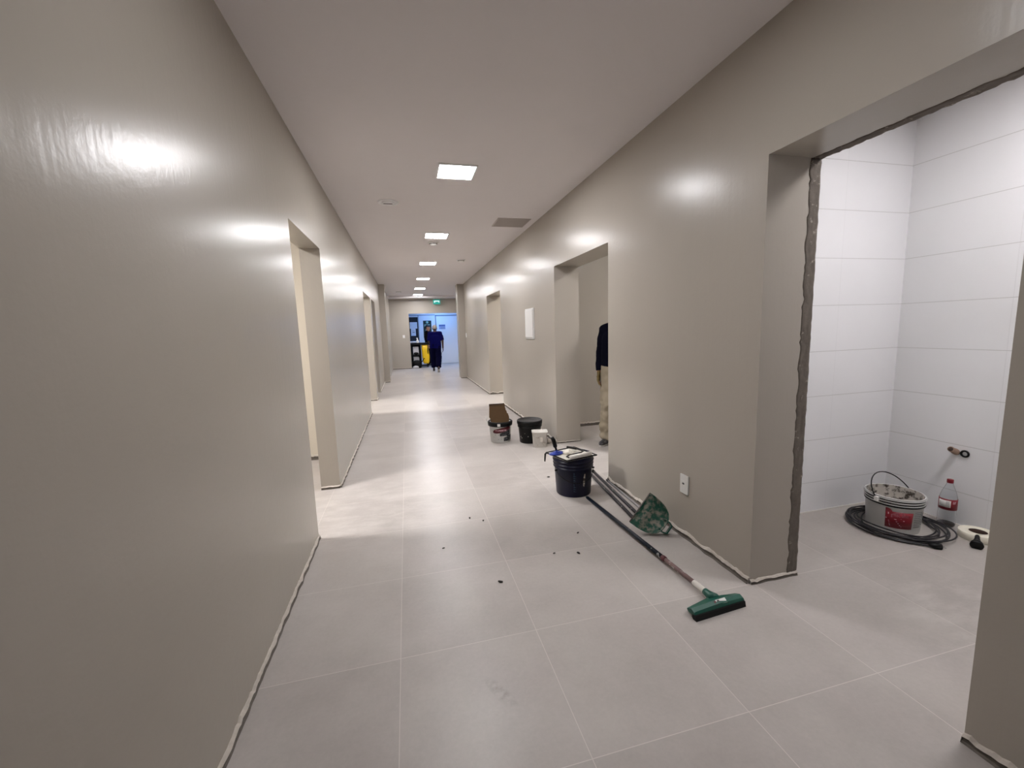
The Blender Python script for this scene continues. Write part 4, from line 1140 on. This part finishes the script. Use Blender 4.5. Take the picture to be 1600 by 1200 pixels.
def build_person(label, base, yaw, J, mats, sleeve='short', cap=None, hat=False, glove=False, hscale=1.0):
    """J holds joints in a local frame that faces -y, feet on z=0"""
    root = thing('person', label, 'person', base)
    mt = Matrix.Translation(base) @ Matrix.Rotation(yaw, 4, 'Z') @ Matrix.Scale(hscale, 4)
    V = {k_: Vector(v_) for k_, v_ in J.items() if k_[0] != '_'}
    # body
    k = MB()
    head_shape(k, (0, 0, 0))
    hm = Matrix.Translation(V['head']) @ Matrix.Rotation(J.get('_yaw', (0, 0, 0))[2], 4, 'Z')
    k.xf(hm)
    k.capsule(V['neck'], 0.056, V['head'] + Vector((0, 0.01, -0.06)), 0.052)
    for s_ in (-0.09, 0, 0.09):
        k.capsule(V['pelvis'] + Vector((s_, 0, 0)), 0.085, V['chest'] + Vector((s_, 0, 0)), 0.088)
    for S in 'lr':
        k.capsule(V['neck'] + Vector((0, 0, -0.01)), 0.05, V['sh' + S], 0.055)
        k.capsule(V['sh' + S], 0.054, V['el' + S], 0.042); k.capsule(V['el' + S], 0.041, V['wr' + S], 0.027)
        k.capsule(V['hip' + S], 0.085, V['kn' + S], 0.056); k.capsule(V['kn' + S], 0.055, V['an' + S], 0.036)
        fd = (V['wr' + S] - V['el' + S]).normalized()
        k_in = -1 if S == 'l' else 1
        hand(k, V['wr' + S], fd, Vector((k_in * (1 if V['sh' + S].x < 0 else 1), 0, 0)) if False else Vector((-V['sh' + S].x, 0, 0)).normalized(), Vector((0, -1, 0)) - fd * fd.dot(Vector((0, -1, 0))), 1.0, 0.55)
    k = fuse(k, 0.0068, 3).xf(mt)
    k.obj('body', mats['skin'], root)
    eyes((0, 0, 0), root, mt @ hm)
    # trousers
    k = MB()
    for s_ in (-0.085, 0, 0.085): k.capsule(V['pelvis'] + Vector((s_, 0, -0.04)), 0.100, V['pelvis'] + Vector((s_, 0, 0.10)), 0.098, (True, False))
    for S in 'lr':
        k.capsule(V['hip' + S], 0.105, V['kn' + S], mats.get('knee_r', 0.078)); k.capsule(V['kn' + S], mats.get('knee_r', 0.078), V['an' + S] + (V['kn' + S] - V['an' + S])  .normalized() * mats.get('lift', 0.0), mats.get('cuff_r', 0.070), (True, False))
    k = fuse(k, 0.011, 3, mats.get('wr', 0.010), 11.0, mats.get('wfun')).xf(mt)
    k.obj('trousers', mats['trousers'], root)
    # top
    k = MB()
    for s_ in (-0.095, -0.05, 0, 0.05, 0.095):
        e_ = 0.012 if abs(s_) > 0.06 else 0.022
        k.capsule(V['pelvis'] + Vector((s_ * 1.05, 0, mats.get('hem', 0.0))), 0.100 + e_ * 0.6, V['chest'] + Vector((s_, 0, 0.02)), 0.092 + e_, (False, True))
    for S in 'lr':
        k.capsule(V['neck'] + Vector((0, 0.0, -0.035)), 0.072, V['sh' + S], 0.072)
        if sleeve == 'short':
            k.capsule(V['sh' + S], 0.072, V['sh' + S].lerp(V['el' + S], 0.92), 0.072, (True, False))
        else:
            k.capsule(V['sh' + S], 0.071, V['el' + S], 0.056); k.capsule(V['el' + S], 0.056, V['wr' + S].lerp(V['el' + S], 0.06), 0.040, (True, False))
    k = fuse(k, 0.010, 4, 0.007, 10.0).xf(mt)
    k.obj('shirt', mats['top'], root)
    if sleeve == 'under':
        pass
    if hat:
        h_ = hair_cap((0, 0, 0), mats['hair'], None, 0.025, 0.012, -0.2, 'cap')
    else:
        h_ = hair_cap((0, 0, 0), mats['hair'], None, 0.03)
    h_.data.transform(Matrix.Translation(-root.location) @ mt @ hm); h_.parent = root
    if glove:
        k = MB()
        for S in glove:
            fd = (V['wr' + S] - V['el' + S]).normalized()
            k2 = MB()
            hand(k2, V['wr' + S], fd, Vector((-V['sh' + S].x, 0, 0)).normalized(), Vector((0, -1, 0)) - fd * fd.dot(Vector((0, -1, 0))), 1.14, 0.62)
            fuse(k2, 0.006, 2).xf(mt).obj('glove', M['glove'], root)
        k.bm.free()
    for S in 'lr':
        an = V['an' + S]; pit = J.get('_pit' + S, (0,))[0]
        shoe(mt @ Vector((an.x, an.y + J.get('_off' + S, (0, 0))[1], J.get('_off' + S, (0, 0, 0))[2] if len(J.get('_off' + S, (0, 0))) > 2 else 0)), yaw + J.get('_fy' + S, (0,))[0], mats['shoe'], root, pit, hscale)
    return root

# walking away in navy scrubs: faces +y, right foot trailing
walk = dict(head=(0.0, -0.02, 1.545), neck=(0, 0.01, 1.41), chest=(0, 0.0, 1.22), pelvis=(0, 0.02, 0.94),
            shl=(0.185, 0.01, 1.365), shr=(-0.185, 0.01, 1.365), ell=(0.22, 0.0, 1.10), elr=(-0.25, 0.05, 1.10),
            wrl=(0.16, -0.19, 0.93), wrr=(-0.255, 0.03, 0.845),
            hipl=(0.09, 0.02, 0.90), hipr=(-0.09, 0.02, 0.90), knl=(0.09, -0.16, 0.50), knr=(-0.085, 0.02, 0.48),
            anl=(0.085, -0.22, 0.10), anr=(-0.055, 0.26, 0.15),
            _offl=(0, 0.0, 0.0), _offr=(0, 0.0, 0.050), _pitr=(math.radians(28),))
build_person('grey-haired person in navy scrubs walking away towards the end opening', (0.975, 14.87, 0), math.pi,
             walk, dict(skin=M['skin_dark'], hair=M['hair_grey'], top=M['scrubs'], trousers=M['trousers_navy'], shoe=M['shoe'], hem=-0.10, knee_r=0.112, cuff_r=0.086, lift=0.05, wr=0.012), 'short', hscale=0.985)
# dark figure behind the cart, turned to the right
stand = dict(head=(0.0, -0.015, 1.575), neck=(0, 0.01, 1.44), chest=(0, 0.0, 1.25), pelvis=(0, 0.01, 0.96),
             shl=(0.185, 0.01, 1.395), shr=(-0.185, 0.01, 1.395), ell=(0.235, 0.05, 1.12), elr=(-0.235, 0.05, 1.12),
             wrl=(0.225, -0.02, 0.88), wrr=(-0.225, -0.02, 0.88),
             hipl=(0.09, 0.01, 0.92), hipr=(-0.09, 0.01, 0.92), knl=(0.10, -0.01, 0.50), knr=(-0.10, -0.01, 0.50),
             anl=(0.105, 0.02, 0.09), anr=(-0.105, 0.02, 0.09))
build_person('person in black clothes and dark cap standing behind the cleaning cart', (0.87, 17.75, 0), math.radians(75),
             stand, dict(skin=M['skin'], hair=M['hair_black'], top=M['black_cloth'], trousers=M['black_cloth'], shoe=M['shoe'], hem=0.0), 'long', hat=True)
# painter half hidden behind the door jamb
pj = dict(stand)
pj.update(shr=(-0.165, 0.01, 1.35), anl=(0.03, -0.25, 0.09), knl=(0.08, -0.17, 0.50), _fyl=(0.25,), _fyr=(-0.35,), wrr=(-0.232, 0.0, 0.865), elr=(-0.225, 0.05, 1.10), hipr=(-0.11, 0.01, 0.92), knr=(-0.125, -0.01, 0.50), anr=(-0.13, 0.02, 0.09))
khw = lambda p: 1.0 + 1.2 * max(0, 1 - abs(p.z - 0.47) / 0.12) + 2.4 * max(0, 1 - p.z / 0.28)
build_person('worker in dark sweater and khaki trousers half hidden in the right doorway', (2.365, 4.35, 0), math.radians(-38),
             pj, dict(skin=M['skin'], hair=M['hair_black'], top=M['sweater'], trousers=M['khaki'], shoe=M['shoe_dusty'], hem=-0.02, knee_r=0.098, cuff_r=0.094, wr=0.015, wfun=khw), 'long', glove='r')

# ------------------------------------------------------------------ far room
cart = thing('cleaning_cart', 'tall black cleaning cart with open shelves and yellow bag', 'cart', (0.45, 17.2, 0))
x0, x1, y0, y1 = 0.13, 0.54, 16.98, 17.48
k = MB()
for x in (x0, x1 - 0.05):
    for y in (y0, y1 - 0.05): k.box((x, y, 0.06), (x + 0.05, y + 0.05, 0.95))
k.box((x0, y0, 0.48), (x1, y1, 0.52)).box((x0, y0, 0.06), (x1, y1, 0.12)).box((x0, y1 - 0.03, 0.1), (x1, y1, 0.9))
k.obj('frame', M['cart'], cart)
MB().box((x0 - 0.02, y0 - 0.02, 0.90), (0.83, y1, 0.985), 0.01).obj('top_tray', M['cart'], cart)
MB().tube([(0.80, y0 + 0.03, 0.06), (0.80, y0 + 0.03, 0.9)], 0.02, 10).tube([(0.80, y1 - 0.05, 0.06), (0.80, y1 - 0.05, 0.9)], 0.02, 10).box((x1 - 0.02, y0 + 0.03, 0.06), (0.82, y1 - 0.03, 0.09)).obj('bag_frame', M['cart'], cart)
k = MB().use(0, True)
S_ = []
for i, (z, wl, wr_) in enumerate(((0.15, 0.63, 0.80), (0.22, 0.60, 0.84), (0.45, 0.575, 0.86), (0.68, 0.57, 0.835), (0.90, 0.565, 0.815))):
    S_.append([Vector((wl + (wr_ - wl) * a, y0 + 0.0 + b * 0.42 - 0.03 * math.sin(z * 7) * (1 - b), z)) for a, b in ((0, 0.06), (0.15, 0), (0.85, 0), (1, 0.06), (1, 0.94), (0.85, 1), (0.15, 1), (0, 0.94))])
loft(k, S_).obj('yellow_bag', M['yellow'], cart)
for x in (x0 + 0.04, 0.78):
    for y in (y0 + 0.05, y1 - 0.06): MB().use(0, True).tube([(x - 0.015, y, 0.034), (x + 0.015, y, 0.034)], 0.033, 14).obj('wheel', M['black_clean'], cart)
tag(MB().box((0.225, 17.06, 0.521), (0.45, 17.3, 0.84), 0.01).obj('paper_packet', M['greybox']), 'pale packet on the upper shelf of the cleaning cart', 'packet', 'packets on the cart')
tag(MB().box((0.225, 17.06, 0.121), (0.45, 17.3, 0.44), 0.01).obj('paper_packet', M['greybox']), 'pale packet on the bottom shelf of the cleaning cart', 'packet', 'packets on the cart')
tag(MB().use(0, True).ball((0.34, 17.03, 0.572), 0.05, (2.0, 0.5, 1.0)).obj('folded_cloth', M['cart']), 'small dark cloth bundle on the upper cart shelf', 'cloth')
vc = thing('floor_bucket', 'low black tub with a curved handle in front of the cleaning cart', 'tub', (0.36, 16.72 + 0.13, 0))
MB().use(0, True).lathe([(0, 0), (0.15, 0), (0.17, 0.02), (0.185, 0.20), (0.16, 0.27), (0.08, 0.31), (0, 0.315)], (0.345, 16.86 + 0.0, 0), 28, sx=1.0, sy=0.6).obj('body', M['cart'], vc)
MB().use(0, True).tube([(0.46, 16.84, 0.22), (0.56, 16.84, 0.26), (0.62, 16.83, 0.36), (0.66, 16.83, 0.38)], [0.02, 0.018, 0.014, 0.02], 10).obj('spout', M['cart'], vc)
MB().use(0, True).lathe([(0.10, 0.028), (0.12, 0.05), (0.10, 0.10), (0.03, 0.125), (0, 0.126)], (0.29, 16.735, -0.02), 20, sx=1.0, sy=0.25).obj('badge', M['greybox'], vc)
sb = thing('spray_bottle', 'white pump bottle on top of the cleaning cart', 'bottle', (0.42, 17.05, 0.985))
MB().use(0, True).lathe([(0, 0), (0.048, 0), (0.05, 0.01), (0.05, 0.10), (0.02, 0.135), (0.017, 0.15), (0, 0.15)], (0.42, 17.05, 0.985), 24).obj('body', M['white_plastic'], sb)
MB().box((0.375, 17.035, 1.155), (0.44, 17.065, 1.185), 0.006).use(0, True).tube([(0.42, 17.05, 1.13), (0.42, 17.05, 1.16)], 0.014, 10).obj('pump', M['white_plastic'], sb)
t = thing('side_table', 'low pale counter behind the cleaning cart under the dark board', 'counter', (0.25, 18.3, 0))
MB().box((-0.5, 17.95, 0.98), (0.52, 18.6, 1.03), 0.005).obj('tabletop', M['panel_white'], t)
for xx in (-0.46, 0.46):
    for yy in (18.0, 18.55): MB().box((xx, yy, 0), (xx + 0.04, yy + 0.04, 0.98)).obj('leg', M['panel_white'], t)
t = thing('notice_board', 'dark notice board with pinned papers on the far wall', 'notice board', (0.2, FY, 0.97))
MB().box((-0.35, FY - 0.03, 0.98), (0.527, FY - 0.001, 2.06)).obj('board', M['board'], t)
tag(MB().box((0.176, FY - 0.033, 1.57), (0.486, FY - 0.0302, 1.845)).obj('paper_sheet', M['paper']), 'upper wide sheet of paper pinned to the dark board', 'paper', 'papers on the board')
p = tag(MB().box((0.213, FY - 0.036, 1.262), (0.412, FY - 0.0332, 1.57)).obj('paper_sheet', M['paper']), 'lower narrow sheet of paper pinned to the dark board', 'paper', 'papers on the board')
MB().box((0.27, FY - 0.037, 1.40), (0.37, FY - 0.036, 1.43)).box((0.25, FY - 0.037, 1.48), (0.36, FY - 0.036, 1.49)).obj('print', M['greyprint'], p)
t = thing('poster', 'tall dark green poster with pale round emblem on the far wall', 'poster', (0.92, FY, 1.15))
MB().box((0.745, FY - 0.008, 1.15), (1.098, FY - 0.001, 1.90)).obj('sheet', M['poster'], t)
MB().use(0, True).tube([(0.915, FY - 0.0095, 1.825), (0.915, FY - 0.008, 1.825)], 0.055, 24).obj('emblem', M['poster_pale'], t)
MB().box((0.79, FY - 0.0095, 1.705), (1.035, FY - 0.008, 1.735)).box((0.79, FY - 0.0095, 1.675), (0.98, FY - 0.008, 1.695)).box((0.79, FY - 0.0095, 1.645), (1.0, FY - 0.008, 1.665)).box((0.84, FY - 0.0095, 1.46), (0.88, FY - 0.008, 1.51)).obj('text_block', M['poster_pale'], t)
t = thing('door_sign', 'small white sign with blue-grey heading on the far door', 'sign', (1.555, FY - 0.035, 1.51))
MB().box((1.415, FY - 0.041, 1.51), (1.695, FY - 0.0355, 1.71)).obj('plate', mat('pale_blue_sign', srgb(150, 166, 206), 0.5), t)
MB().box((1.42, FY - 0.0425, 1.64), (1.69, FY - 0.041, 1.705)).obj('heading', mat('slate_blue_print', srgb(74, 98, 148), 0.5), t)
k = MB()
for z in (1.535, 1.565, 1.595): k.box((1.48, FY - 0.0425, z), (1.68, FY - 0.041, z + 0.012))
k.obj('text_line', M['greyprint'], t)
